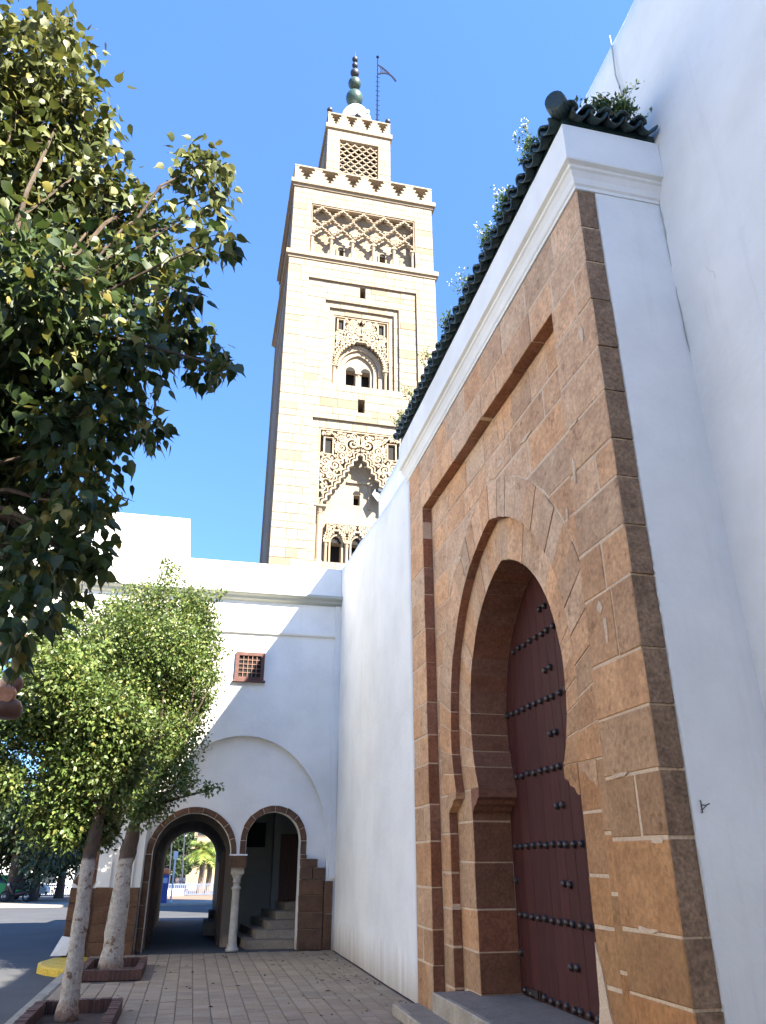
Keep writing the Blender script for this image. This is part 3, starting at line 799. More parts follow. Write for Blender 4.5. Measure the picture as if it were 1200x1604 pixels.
# ------------------------------------------------------------------ white walls on the right
def wavy_wall(x, y0, y1, zf, amp, ny, nz, name, thick, m, parent=None, seed=0):
    """A plastered wall facing -x, hand-trowelled unevenness, with back and top."""
    b = MB()
    from mathutils import noise
    for j in range(nz + 1):
        for i in range(ny + 1):
            y = y0 + (y1 - y0) * i / ny
            z = (zf(y)) * j / nz
            q = amp * (noise.noise(Vector((y * .45 + seed, z * .4, seed))) + .4 * noise.noise(Vector((y * 1.7, z * 1.3 + seed, 3))))
            if i in (0, ny): q *= .2
            b.v.append((x - q, y, z + (q * .8 if j == nz else 0)))
    for j in range(nz):
        for i in range(ny):
            a = j * (ny + 1) + i
            b.f.append((a, a + 1, a + ny + 2, a + ny + 1))
    base = len(b.v)
    for i in range(ny + 1):
        y = y0 + (y1 - y0) * i / ny
        b.v.append((x + thick, y, zf(y))); b.v.append((x + thick, y, 0))
    t0 = nz * (ny + 1)
    for i in range(ny):
        b.f.append((t0 + i, t0 + i + 1, base + 2 * i + 2, base + 2 * i)); b.f.append((base + 2 * i, base + 2 * i + 2, base + 2 * i + 3, base + 2 * i + 1))
    for i in (0, ny):
        b.f.append(tuple(j * (ny + 1) + i for j in range(nz + 1)) + (base + 2 * i, base + 2 * i + 1))
    o = b.build(name, m, parent, smooth=False)
    for p in o.data.polygons[:ny * nz]: p.use_smooth = True
    return o

w1 = wavy_wall(GX, GY1 + .002, 16.62, lambda y: 7.22 + (7.79 - 7.22) * (y - GY1) / 6.2, .02, 40, 44, 'plaster_wall', .5, M['white'], seed=4)
tag(w1, 'smooth white limewashed wall between the stone gateway and the archway building', 'wall', kind='thing')

bigw = thing('white_building', 'high plain white building whose wall towers over the gateway roof', 'building', (3.66, -2, 0))
wavy_wall(3.66, -8, GY1 + 6, lambda y: 9.74 - .004 * y, .035, 90, 40, 'wall', 5.0, M['white'], bigw, seed=9)
MB().box(3.668, 12, -34, -1.0, 0, 10.9).build('added_shade_wall', M['white'], bigw)  # unseen, added to throw shade on the lower tree crown
MB().box(-8, 3.64, -13, -6.5, 0, 10.6).build('added_shade_wing', M['white'], bigw)  # unseen, added behind the camera to block light on camera-facing sides
cb = MB()
cb.tube([(3.645, 4.73, 9.84), (3.64, 4.72, 9.6), (3.63, 4.735, 9.2), (3.635, 4.70, 8.9), (3.64, 4.71, 8.3)], .009, 6)
cb.build('cable', M['grey_plaster'], bigw)
cr = MB()
zc_ = 7.9; ya = 4.47
pts = []
while zc_ > 5.4:
    pts.append((3.648 + random.uniform(-.008, .004), GY0 - .012 + random.uniform(-.006, .006), zc_)); zc_ -= random.uniform(.04, .12)
cr.tube(pts, [random.uniform(.004, .010) * (1 if p[2] > 6.4 else .55) for p in pts], 5)
cr.build('ragged_joint', M['grey_plaster'], bigw)
def crack(pts, r0, nm='crack'):
    out = []
    for p, q in zip(pts, pts[1:]):
        for i in range(5): out.append(Vector(p).lerp(Vector(q), i / 5) + Vector((0, random.uniform(-.02, .02), random.uniform(-.02, .02))))
    cb_ = MB(); cb_.tube(out, [r0 * random.uniform(.4, 1) for _ in out], 4); cb_.build(nm, M['grey_plaster'], bigw)
for q in ([(3.652, 3.2, 6.1), (3.652, 2.95, 6.02)], [(3.652, 4.1, 6.0), (3.652, 4.02, 5.8)]):
    crack(q, .0018)
hk = thing('wall_hook', 'small rusty metal bracket fixed on the white wall beside the quoins', 'hook', (3.07, GY0 - .01, 1.89))
h_ = MB(); h_.tube([(3.065, GY0 - .003, 1.93), (3.065, GY0 - .012, 1.93), (3.065, GY0 - .012, 1.86), (3.065, GY0 - .003, 1.86)], .004, 6)
h_.build('plate', M['iron'], hk)
h_ = MB(); h_.tube([(3.065, GY0 - .012, 1.905), (3.07, GY0 - .05, 1.90), (3.095, GY0 - .055, 1.91)], .004, 6); h_.tube([(3.065, GY0 - .012, 1.875), (3.075, GY0 - .05, 1.90)], .003, 6)
h_.build('arm', M['iron'], hk)

# ------------------------------------------------------------------ white archway building closing the street
FY = 16.6
arc = thing('archway_building', 'white archway building with brown stone horseshoe arches closing the street below the minaret', 'building', (.9, FY, 0))
def arc_pts(cx, cz, r, a0, a1, n, rz=None):
    rz = rz or r
    return [(cx + r * math.cos(a0 + (a1 - a0) * i / n), cz + rz * math.sin(a0 + (a1 - a0) * i / n)) for i in range(n + 1)]
RC, RZ, RR = -4.6, 2.7, 2.9
ra = math.asin((1.2 - RZ) / RR)
outer = [(-10, -.3), (-7.08, -.3)] + arc_pts(RC, RZ, RR, PI - ra, ra, 40) + [(-2.12, -.3), (-.9, -.3)] + arc_pts(.87, 1.85, 1.77, PI, 0, 40, 2.09) + [(2.64, -.3), (2.822, -.3), (2.822, 7.78), (-10, 7.78)]
MB().prism(outer, FY, FY + .5, mp_front).build('wall', M['white'], arc)
A1, A2 = (0.0, 1.68, .75), (1.58, 1.93, .54)
inner = [(-1.0, -.3), (-.75, -.3), (-.75, 1.68)] + arc_pts(*A1, PI, 0, 28)[1:] + [(1.04, 1.68)] + arc_pts(*A2, PI, 0, 24) + [(2.12, 1.68), (2.12, -.3), (2.75, -.3), (2.75, 4.1), (-1.0, 4.1)]
MB().prism(inner, FY + .13, FY + .45, mp_front).build('arcade_wall', M['white'], arc)
# parapet block, ledge, string course, corner strip
MB().box(-10, -.76, FY + .012, FY + 3.2, 7.75, 8.74).build('raised_parapet', M['white_clean'], arc)
lg = MB()
pr = [(0, 6.86), (-.10, 6.90), (-.13, 6.95), (-.20, 6.98), (-.22, 7.0), (-.22, 7.05), (0.01, 7.10)]
lg.prism([(p[1], p[0]) for p in pr], -10, 2.818, lambda z, d, x: (x, FY + d, z))
lg.build('ledge', M['grey_plaster'], arc)
lg = MB()
pr = [(0.01, 6.12), (-.05, 6.12), (-.07, 6.15), (-.07, 6.27), (0.01, 6.29)]
lg.prism([(p[1], p[0]) for p in pr], -10, 2.69, lambda z, d, x: (x, FY + d, z))
lg.build('string_course', M['white_clean'], arc)
MB().box(2.692, 2.819, FY - .05, FY + .01, 1.25, 6.86).build('corner_strip', M['white_clean'], arc)
# bodies behind: roof, passage, stair room
bd = MB()
bd.box(-10, 2.81, FY + .46, FY + 3.3, 6.3, 7.74)
bd.box(-1.3, 3.5, FY + .46, 25.2, 3.7, 4.3)
bd.box(3.3, 3.6, FY + .46, 25.2, -.2, 3.72)
bd.box(-1.32, -1.0, FY + .46, 17.6, -.2, 3.72)
bd.build('rear_body', M['white_clean'], arc)
vault = [(-1.3, -.2), (-.74, -.2)] + arc_pts(-.02, 1.60, .72, PI, 0, 20) + [(.70, -.2), (1.0, -.2), (1.0, 3.71), (-1.3, 3.71)]
MB().prism(vault, 17.55, 25.15, mp_front).build('passage_vault', M['passage_shade'], arc)
for s_, x0 in ((-1, -.735), (1, .64)):
    lf = MB(); lf.box(x0, x0 + .06, 17.7, 19.2, 0.02, 1.75)
    lf = lf.build('door_leaf', M['wood'], arc, color=(.55, .55, .55))
    for k_ in range(3):
        MB().box(x0 - .012, x0 + .072, 17.75 + k_ * .5, 18.15 + k_ * .5, .3, 1.55).build('panel', M['wood'], lf, color=warm((.6, .6, .6), .2))
nb = MB()
for k_ in range(4): nb.box(.66, .69, 20.2 + k_ * .7, 20.7 + k_ * .7, .5 + .12 * (k_ % 2), 1.5)
nb.build('notice_board', M['white_paint'], arc)
bn = MB(); bn.box(.42, .69, 20.2, 21.6, 0, .26); bn.box(.55, .69, 21.6, 22.4, 0, .42)
bn.build('side_step', M['concrete'], arc)
# stair room
rm = MB()
rm.box(1.0, 3.3, 19.2, 19.4, -.2, 3.72)
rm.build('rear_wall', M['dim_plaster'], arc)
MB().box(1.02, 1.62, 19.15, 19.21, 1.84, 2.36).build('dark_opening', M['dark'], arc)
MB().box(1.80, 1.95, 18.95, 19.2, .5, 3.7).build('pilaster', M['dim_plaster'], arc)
dr = MB(); dr.box(1.955, 2.75, 19.02, 19.1, .74, 2.12); dr = dr.build('stair_door', M['wood'], arc, color=(.8, .8, .8))
for k_ in range(4): MB().box(1.965 + k_ * .19, 2.145 + k_ * .19, 18.995, 19.02, .76, 2.1).build('door_board', M['wood'], dr, color=warm((.9, .85, .85), .2))
for k_ in range(5):
    f = 17.02 + .34 * k_; l = 1.06 + .22 * k_
    sb = MB()
    pl_ = [(l - .02, 19.15), (l - .22 + .1 * (k_ > 0), 19.15), (l + .14 - .1 * (k_ == 0), f), (2.3, f), (2.3, 19.15)]
    pl_ = [(l - .10, 19.15), (l + .12, f), (2.32, f), (2.32, 19.15)]
    sb.prism(pl_, .148 * k_ - .0 if k_ else -.02, .148 * (k_ + 1), lambda a, b, d: (a, b, d))
    sb.build('stair', M['step'], arc, color=warm((1.05, 1.02, .95), .06))
# arch rings in brown stone
def ring(cx, cz, r0, r1, a0, a1, n, d0, d1, jitter=.02, rz=1.0):
    for i in range(n):
        a = a0 + (a1 - a0) * i / n; b = a0 + (a1 - a0) * (i + 1) / n
        pl_ = arc_pts(cx, cz, r0, a, b, 3) + arc_pts(cx, cz, r1 + random.uniform(-jitter, jitter), b, a, 3)
        stone(pl_, d0, d1, mp_front, arc, M['brown_stone'], 'voussoir', bev=.006, gap=.004, color=warm((1.05, 1, 1), .14, .1), jit=.002)
ring(A1[0], A1[1], .752, .865, 0, PI, 9, FY + .105, FY + .19, .006)
ring(A2[0], A2[1], .542, .665, 0, PI, 8, FY + .105, FY + .24, .006)
ring(RC, RZ, RR + .004, RR + .36, ra, PI - ra, 34, FY - .03, FY + .48, .05)
for sx_, (u, v_) in enumerate(((.915, 1.038), (2.122, 2.245))):
    stone(rect(u, v_, 1.682, 1.925), FY + .105, FY + .24, mp_front, arc, M['brown_stone'], 'voussoir', bev=.006, gap=.003, color=warm())
jl = 0
for z0, z1 in ((0, .42), (.42, .8), (.8, 1.2), (1.2, 1.676)):
    stone(rect(-.87, -.752, z0, z1), FY + .10, FY + .25, mp_front, arc, M['brown_stone'], 'jamb_stone', bev=.008, color=warm((.8, .8, .8)))
# white joint marks on the rings: mortar behind the stones
mo = MB()
mo.prism(arc_pts(A1[0], A1[1], .756, PI, 0, 30) + arc_pts(A1[0], A1[1], .86, 0, PI, 30), FY + .112, FY + .185, mp_front)
mo.prism(arc_pts(A2[0], A2[1], .546, PI, 0, 30) + arc_pts(A2[0], A2[1], .66, 0, PI, 30), FY + .112, FY + .235, mp_front)
mo.build('ring_mortar', M['mortar'], arc)
M['pier_joint'] = mat('pier_joint', (0.15, 0.105, 0.07), (0.22, 0.155, 0.105), 4.0, 0.95, 50, 0.3, 0.01, False, 0.2)
# impost and column between the arches
im = MB(); im.box(.752, 1.065, FY + .04, FY + .47, 1.44, 1.655); im = im.build('impost_block', M['brown_stone'], arc, color=(.85, .85, .85))
MB().box(.742, 1.075, FY + .03, FY + .48, 1.656, 1.680).build('impost_slab', M['white_paint'], arc)
cpm = MB(); cpm.box(.79, 1.03, FY + .13, FY + .37, 1.32, 1.438)
cpm.build('abacus', M['marble'], arc, color=(.9, .9, .88))
clm = MB()
clm.lathe([(.125, 0), (.125, .03), (.10, .06), (.098, .09), (.082, .12), (.078, .3), (.074, .7), (.070, 1.04), (.080, 1.05), (.092, 1.065), (.092, 1.085), (.075, 1.095), (.062, 1.12), (.060, 1.16), (.078, 1.18), (.08, 1.20), (.062, 1.21), (.085, 1.27), (.11, 1.32)], (.91, FY + .25, 0), 18)
clm.build('column', M['marble'], arc, smooth=True)
# stepped stone pier on the right and stone base of the left pier
def block_wall(x0, x1, z0, z1, y0, y1, hmin, hmax, wmin, wmax):
    zs_ = cuts(z0, z1, hmin, hmax)
    for a, b in zip(zs_, zs_[1:]):
        xs = cuts(x0, x1, wmin, wmax)
        for c_, d_ in zip(xs, xs[1:]):
            stone(rect(c_, d_, a, b), y0, y1, mp_front, arc, M['brown_stone'], 'pier_stone', bev=.012, gap=.004, color=warm((1, 1, 1), .16, .1), proud=.012)
block_wall(2.125, 2.60, 0, 1.225, FY - .03, FY + .44, .26, .36, .2, .42)
stone(rect(2.605, 2.785, 0, .62), FY - .03, FY + .1, mp_front, arc, M['brown_stone'], 'pier_stone', color=warm()); stone(rect(2.605, 2.785, .62, 1.2), FY - .03, FY + .1, mp_front, arc, M['brown_stone'], 'pier_stone', color=warm())
stone(rect(2.125, 2.37, 1.23, 1.44), FY - .03, FY + .44, mp_front, arc, M['brown_stone'], 'pier_stone', color=warm()); stone(rect(2.375, 2.62, 1.23, 1.44), FY - .03, FY + .2, mp_front, arc, M['brown_stone'], 'pier_stone', color=warm())
stone(rect(2.125, 2.47, 1.445, 1.60), FY - .03, FY + .44, mp_front, arc, M['brown_stone'], 'pier_stone', color=warm())
stone(rect(2.125, 2.25, 1.60, 1.68), FY + .03, FY + .44, mp_front, arc, M['brown_stone'], 'pier_stone', color=warm())
MB().box(2.14, 2.595, FY - .018, FY + .43, .01, 1.22).build('pier_mortar', M['pier_joint'], arc)
block_wall(-2.13, -1.72, -.12, 1.11, FY - .05, FY + .3, .26, .36, .3, .5)
block_wall(-1.70, -1.30, -.12, 1.11, FY - .02, FY + .3, .26, .36, .3, .5)
block_wall(-1.28, -.89, -.12, 1.11, FY - .05, FY + .3, .26, .36, .25, .45)
MB().box(-2.12, -.9, FY - .008, FY + .29, -.1, 1.1).build('pier_mortar', M['pier_joint'], arc)
# raised strips of white plaster over the left pier
MB().box(-1.27, -1.05, FY - .04, FY + .01, 1.115, 2.6).build('pier_strip', M['white_clean'], arc)
MB().box(-1.70, -1.45, FY - .04, FY + .01, 1.115, 2.1).build('pier_strip', M['white_clean'], arc)
# barred window
wn = MB()
for a, b, c_, d_ in ((.535, 1.155, 5.08, 5.155), (.535, 1.155, 5.615, 5.69), (.535, .61, 5.156, 5.614), (1.08, 1.155, 5.156, 5.614)):
    wn.box(a, b, FY - .06, FY + .03, c_, d_)
wn = wn.build('window', M['redwood'], arc)
MB().box(.50, 1.19, FY - .09, FY + .02, 5.045, 5.082).build('sill', M['redwood'], wn)
MB().box(.60, 1.09, FY - .012, FY + .005, 5.15, 5.62).build('dark_opening', M['dark'], wn)
for k_ in range(4):
    MB().tube([(.61 + .094 * (k_ + 1), FY - .04, 5.15), (.61 + .094 * (k_ + 1), FY - .04, 5.62)], .007, 6).build('bar', M['copper_brown'], wn, color=(1.6, 1.6, 1.6))
    MB().tube([(.60, FY - .035, 5.156 + .0916 * (k_ + 1)), (1.09, FY - .035, 5.156 + .0916 * (k_ + 1))], .007, 6).build('bar', M['copper_brown'], wn, color=(1.6, 1.6, 1.6))
fs_ = MB(); fs_.add([(-2.28, 16.47, 0.03), (-2.02, 16.5, 0.03), (-1.92, 16.53, .30), (-2.13, 16.53, .33), (-2.28, 16.42, 0.03), (-2.02, 16.45, 0.03), (-1.94, 16.49, .30), (-2.14, 16.49, .33)],
                    [(0, 1, 2, 3), (4, 7, 6, 5), (0, 4, 5, 1), (1, 5, 6, 2), (2, 6, 7, 3), (3, 7, 4, 0)])
tag(fs_.build('sun_patch', M['white_paint']), 'white plate in place of a sunlit patch at the foot of the brown stone pier', 'sun_patch', kind='thing')  # sunlit patch on the pier foot, built as a white plate

# ------------------------------------------------------------------ minaret
TY, TX, TH = 32.0, 6.24, 4.12
tow = thing('minaret', 'tall square cream stone minaret with carved panels, lattice and stepped battlements', 'minaret', (TX, TY + TH, -.6))
def minus(r, h):
    """Rectangle r minus rectangle h -> list of rectangles (a0,a1,b0,b1)."""
    a0, a1, b0, b1 = r; c0, c1, d0, d1 = h
    if c1 <= a0 or c0 >= a1 or d1 <= b0 or d0 >= b1: return [r]
    out = []
    if c0 > a0: out.append((a0, c0, b0, b1))
    if c1 < a1: out.append((c1, a1, b0, b1))
    x0, x1 = max(a0, c0), min(a1, c1)
    if d0 > b0: out.append((x0, x1, b0, d0))
    if d1 < b1: out.append((x0, x1, d1, b1))
    return out
def minus_all(r, holes):
    rs = [r]
    for h in holes: rs = [q for s_ in rs for q in minus(s_, h)]
    return rs
plates = MB(); blocks = []
def level(r, holes, y, back, course=.43, lo=.55, hi=1.0, zvis=12.5):
    for q in minus_all(r, holes):
        plates.box(q[0], q[1], y + .018, back, q[2], q[3])
    zz = r[2]; i = 0
    zs_ = cuts(r[2], r[3], course * .9, course * 1.1)
    for z0, z1 in zip(zs_, zs_[1:]):
        if z1 < zvis: continue
        xs = cuts(r[0], r[1], lo, hi)
        for a, b in zip(xs, xs[1:]):
            for q in minus_all((a, b, z0, z1), holes):
                if q[1] - q[0] > .04 and q[3] - q[2] > .04: blocks.append((q, y))
cx = TX
FA = (3.25, 9.23, 23.5, 30.1); FB = (4.23, 8.25, 23.5, 28.85); FC = (4.48, 8.0, 23.5, 28.48); CV = (4.73, 7.75, 23.5, 28.12)
FD = (3.8, 8.68, 13.5, 21.38); CV2 = (4.16, 8.32, 13.9, 20.9)
SLIT1 = (6.09, 6.39, 29.3, 30.0); SLIT2 = (6.05, 6.39, 21.95, 22.72)
x0, x1 = TX - TH, TX + TH
BK = TY + 1.3
level((x0, x1, 0, 31.3), [FA, FD, SLIT2], TY, BK)
level(FA, [FB, SLIT1], TY + .12, BK)
level(FB, [FC], TY + .24, BK)
level(FC, [CV], TY + .36, BK)
level(FD, [CV2], TY + .12, BK)
P1 = (3.22, 9.24, 31.85, 35.5)
level((x0 + .05, x1 - .05, 31.75, 36.6), [P1], TY + .05, BK)
level(P1, [(4.95, 5.30, 32.0, 32.9), (7.25, 7.6, 32.0, 32.9)], TY + .62, BK, .6, .8, 1.2)
plates.box(x0, x1, BK + .3, TY + 6.9, -.6, 31.3)
plates.box(x0 + .05, x1 - .05, BK + .3, TY + 2 * TH - .05, 31.3, 36.6)
plates.box(x0, x0 + .4, BK, BK + .31, -.6, 36.59)
plates.box(x1 - .4, x1, BK, BK + .31, -.6, 36.58)
plates.build('shaft', M['tower_joint'], tow)
MB().box(x0 + .41, x1 - .41, BK + .25, BK + .29, 12, 36).build('dark_core', M['dark'], tow)
# recess walls behind the carved arches (with openings)
def recess(r, y, holes, back):
    b = MB()
    for q in minus_all(r, holes): b.box(q[0], q[1], y, back, q[2], q[3])
    return b.build('recess_wall', M['tower'], tow, color=(1, 1, 1))
WIN = [(5.55, 6.05, 23.72, 25.05), (6.36, 6.86, 23.72, 25.05)]
recess(CV, TY + .95, WIN, BK)
KEY = (6.06, 6.38, 17.2, 17.75)
LOWW = [(4.98, 5.5, 14.0, 15.15), (5.98, 6.5, 14.0, 15.15), (6.98, 7.5, 14.0, 15.15)]
recess(CV2, TY + .85, [KEY] + LOWW, BK)
# blocks: the 300 that show largest are parts, the rest one part
blocks.sort(key=lambda t: -(t[0][1] - t[0][0]) * (t[0][3] - t[0][2]) * (1.0 if t[0][2] < 31 else .85))
bm_cache = MB()
for i, (q, y) in enumerate(blocks):
    j = .010
    if i < 300:
        w = random.random()
        cl = warm((1, 1, 1), .05, .05) if w < .9 else warm((.90, .81, .72), .06, .05)
        stone(rect(*q), y, y + .05, mp_front, tow, M['tower'], 'block', bev=.008, gap=.008, color=cl, jit=.003, proud=.012)
    else:
        bm_cache.box(q[0] + j, q[1] - j, y - random.uniform(-.006, .01), y + .04, q[2] + j, q[3] - j)
bm_cache.build('block', M['tower'], tow, kind='stuff')
# cornices
def cornice(half, z0, z1, out, name='cornice'):
    b = MB()
    for (a, c_, d_) in ((half + out * .35, z0, z0 + (z1 - z0) * .35), (half + out, z0 + (z1 - z0) * .351, z1)):
        b.box(TX - a, TX + a, TY + TH - a, TY + TH + a, c_, d_)
    b.build(name, M['tower'], tow, color=(1.0, .98, .95))
cornice(TH, 31.3, 31.75, .17)
cornice(TH - .05, 36.6, 37.05, .2)
# stepped battlements
def battlement(half, z0, z1, n, yc_, depth):
    """Parapet wall with stepped merlons standing proud of it, capped."""
    b = MB()
    f = half - .52
    b.box(TX - f, TX + f, yc_ - f, yc_ + f, z0, z1 - .10)
    b.build('parapet', M['tower'], tow, color=(.92, .9, .87))
    cp = MB(); cp.box(TX - half - .02, TX + half + .02, yc_ - half - .02, yc_ + half + .02, z1 - .10, z1)
    cp.box(TX - half, TX + half, yc_ - half, yc_ + half, z0 - .0, z0 + .12)
    cp.build('coping', M['tower'], tow, color=(1, 1, 1))
    w = 2 * half / n
    for k_ in range(n + 1):
        c_ = TX - half + w * k_
        st_ = [(.38, 0), (.46, .25), (.30, .27), (.39, .51), (.21, .53), (.30, .77), (.12, .79), (.20, 1.0)]
        H_ = z1 - .10 - (z0 + .12)
        pl_ = [(c_ + a * w, z0 + .12 + b_ * H_) for a, b_ in st_] + [(c_ - a * w, z0 + .12 + b_ * H_) for a, b_ in st_[::-1]]
        pl_ = [(min(max(a, TX - half), TX + half), b_) for a, b_ in pl_]
        if k_ == 0: pl_ = [(max(a, TX - half), b_) for a, b_ in pl_]
        m_ = MB(); m_.prism(pl_, yc_ - half + .001, yc_ - half + .30, mp_front); m_.build('merlon', M['tower'], tow, color=(1.03, 1.02, 1))
        m_ = MB(); m_.prism([(a - TX, b_) for a, b_ in pl_], TX - half + .001, TX - half + .15, lambda a, b_, d_: (d_, yc_ + a, b_))
        if 0 < k_ <= n: m_.build('merlon', M['tower'], tow, color=(1, 1, 1))
battlement(TH - .02, 37.05, 38.28, 6, TY + TH, .16)
# left flank: raised frames that show edge-on
fl = MB()
for (ya_, yb_, z0, z1, t_) in ((32.8, 33.05, 13, 30.2, .05), (38.3, 38.55, 13, 30.2, .05), (33.06, 38.29, 29.9, 30.2, .05), (34.0, 34.2, 13, 28.2, .03), (37.4, 37.6, 13, 28.2, .03), (34.21, 37.39, 28.0, 28.2, .03), (33.1, 39.1, 32.0, 32.25, .08), (33.1, 39.1, 35.4, 35.7, .08)):
    fl.box(x0 - t_, x0 + .1, ya_, yb_, z0, z1)
fl.build('flank_frame', M['tower'], tow, color=(.9, .85, .8))
# colonnettes
def colonnette(x, y, z0, z1, r, parent=tow):
    b = MB()
    H_ = z1 - z0
    b.lathe([(r * 1.35, 0), (r * 1.35, .08), (r, .14), (r * .95, H_ - .42), (r * 1.15, H_ - .38), (r * .95, H_ - .34), (r * 1.6, H_ - .12), (r * 1.75, H_ - .1)], (x, y, z0), 10)
    b.box(x - r * 1.9, x + r * 1.9, y - r * 1.9, y + r * 1.9, z1 - .10, z1)
    b.build('colonnette', M['tower'], parent, color=(1.05, 1.03, 1))
class RIB(MB):
    def ribbon(s, pts, w, d0, d1):
        """A flat moulded band following pts in the plane, standing from d1 forward to d0."""
        n = len(pts); L_, R_ = [], []
        for i, p in enumerate(pts):
            a = pts[max(i - 1, 0)]; b = pts[min(i + 1, n - 1)]
            tx, tz = b[0] - a[0], b[1] - a[1]; l = math.hypot(tx, tz) or 1
            ww = w[i] if hasattr(w, '__len__') else w
            nx_, nz_ = -tz / l * ww / 2, tx / l * ww / 2
            L_.append((p[0] + nx_, p[1] + nz_)); R_.append((p[0] - nx_, p[1] - nz_))
        base = len(s.v)
        for i in range(n):
            s.v += [(L_[i][0], d0, L_[i][1]), (R_[i][0], d0, R_[i][1]), (L_[i][0], d1, L_[i][1]), (R_[i][0], d1, R_[i][1])]
        for i in range(n - 1):
            a = base + 4 * i; b = a + 4
            s.f += [(a, b, b + 1, a + 1), (a, a + 2, b + 2, b), (a + 1, b + 1, b + 3, a + 3)]
        e = base + 4 * (n - 1)
        s.f += [(base, base + 1, base + 3, base + 2), (e, e + 2, e + 3, e + 1)]
        return s
# upper arcade: six colonnettes, five arches interlaced into lattice
pit = (9.24 - 3.22) / 5.0
zc0, zt = 33.25, 35.44
for k_ in range(6):
    x = 3.22 + pit * k_
    x = min(max(x, 3.34), 9.12)
    colonnette(x, TY + .24, 31.87, zc0, .085)
lat = RIB()
step_ = [(0, 0), (.03, .10), (-.03, .22), (.10, .26), (.17, .34), (.12, .46), (.24, .50), (.33, .56), (.28, .70), (.40, .76), (.46, .86), (.5, 1.0)]
hz = .72
import itertools
def lobed(kx, sgn, rows, pitch, z0, hz_):
    pts = []
    for r_ in range(rows):
        for a, b in step_:
            if r_ % 2 == 0: q = (kx + sgn * (r_ * .5 + a) * pitch, z0 + (r_ + b) * hz_)
            else: q = (kx + sgn * (r_ * .5 + (.5 - step_[::-1][step_.index((a, b))][0])) * pitch, z0 + (r_ + 1 - step_[::-1][step_.index((a, b))][1]) * hz_)
            pts.append(q)
    return pts
for k_ in range(-3, 9):
    for sgn in (1, -1):
        full = lobed(3.22 + pit * k_, sgn, 4, pit, zc0, hz)
        run = []
        for p in full + [(99, 99)]:
            if 3.23 < p[0] < 9.23 and p[1] < zt: run.append(p)
            else:
                if len(run) > 2:
                    lat.ribbon([q for q in run], .115, TY + .10, TY + .28)
                    lat.ribbon([q for q in run], .055, TY + .075, TY + .11)
                run = []
lat.ribbon([(3.27, zc0), (3.27, 35.46), (9.19, 35.46), (9.19, zc0)], .08, TY + .09, TY + .30)
lat.build('lattice', M['tower'], tow, fix=True, color=(1.04, 1.02, 1))
for k_ in range(5):
    c_ = 3.22 + pit * (k_ + .5)
    if k_ in (1, 3):
        o_ = arc_pts(c_, 32.9, .175, PI, 0, 10)
    else:
        MB().prism([(c_ - .19, 31.95), (c_ + .19, 31.95)] + [(a, b) for a, b in arc_pts(c_, 32.85, .19, 0, PI, 10)], TY + .585, TY + .63, mp_front).build('niche', M['tower'], tow, color=(.86, .8, .74))
for k_ in (1, 3):
    c_ = 3.22 + pit * (k_ + .5)
    MB().prism([(c_ - .175, 32.88), ] + arc_pts(c_, 32.9, .175, PI, 0, 10) + [(c_ + .175, 32.88)], TY + .595, TY + .7, mp_front).build('window_head', M['dark'], tow)
    sr = MB(); sr.prism([(c_ - .25, 32.0), (c_ - .25, 32.9)] + arc_pts(c_, 32.9, .25, PI, 0, 12) + [(c_ + .25, 32.9), (c_ + .25, 32.0), (c_ + .17, 32.0), (c_ + .17, 32.9)] + arc_pts(c_, 32.9, .17, 0, PI, 12) + [(c_ - .17, 32.9), (c_ - .17, 32.0)], TY + .54, TY + .64, mp_front)
    sr.build('window_surround', M['tower'], tow, color=(.95, .93, .9))
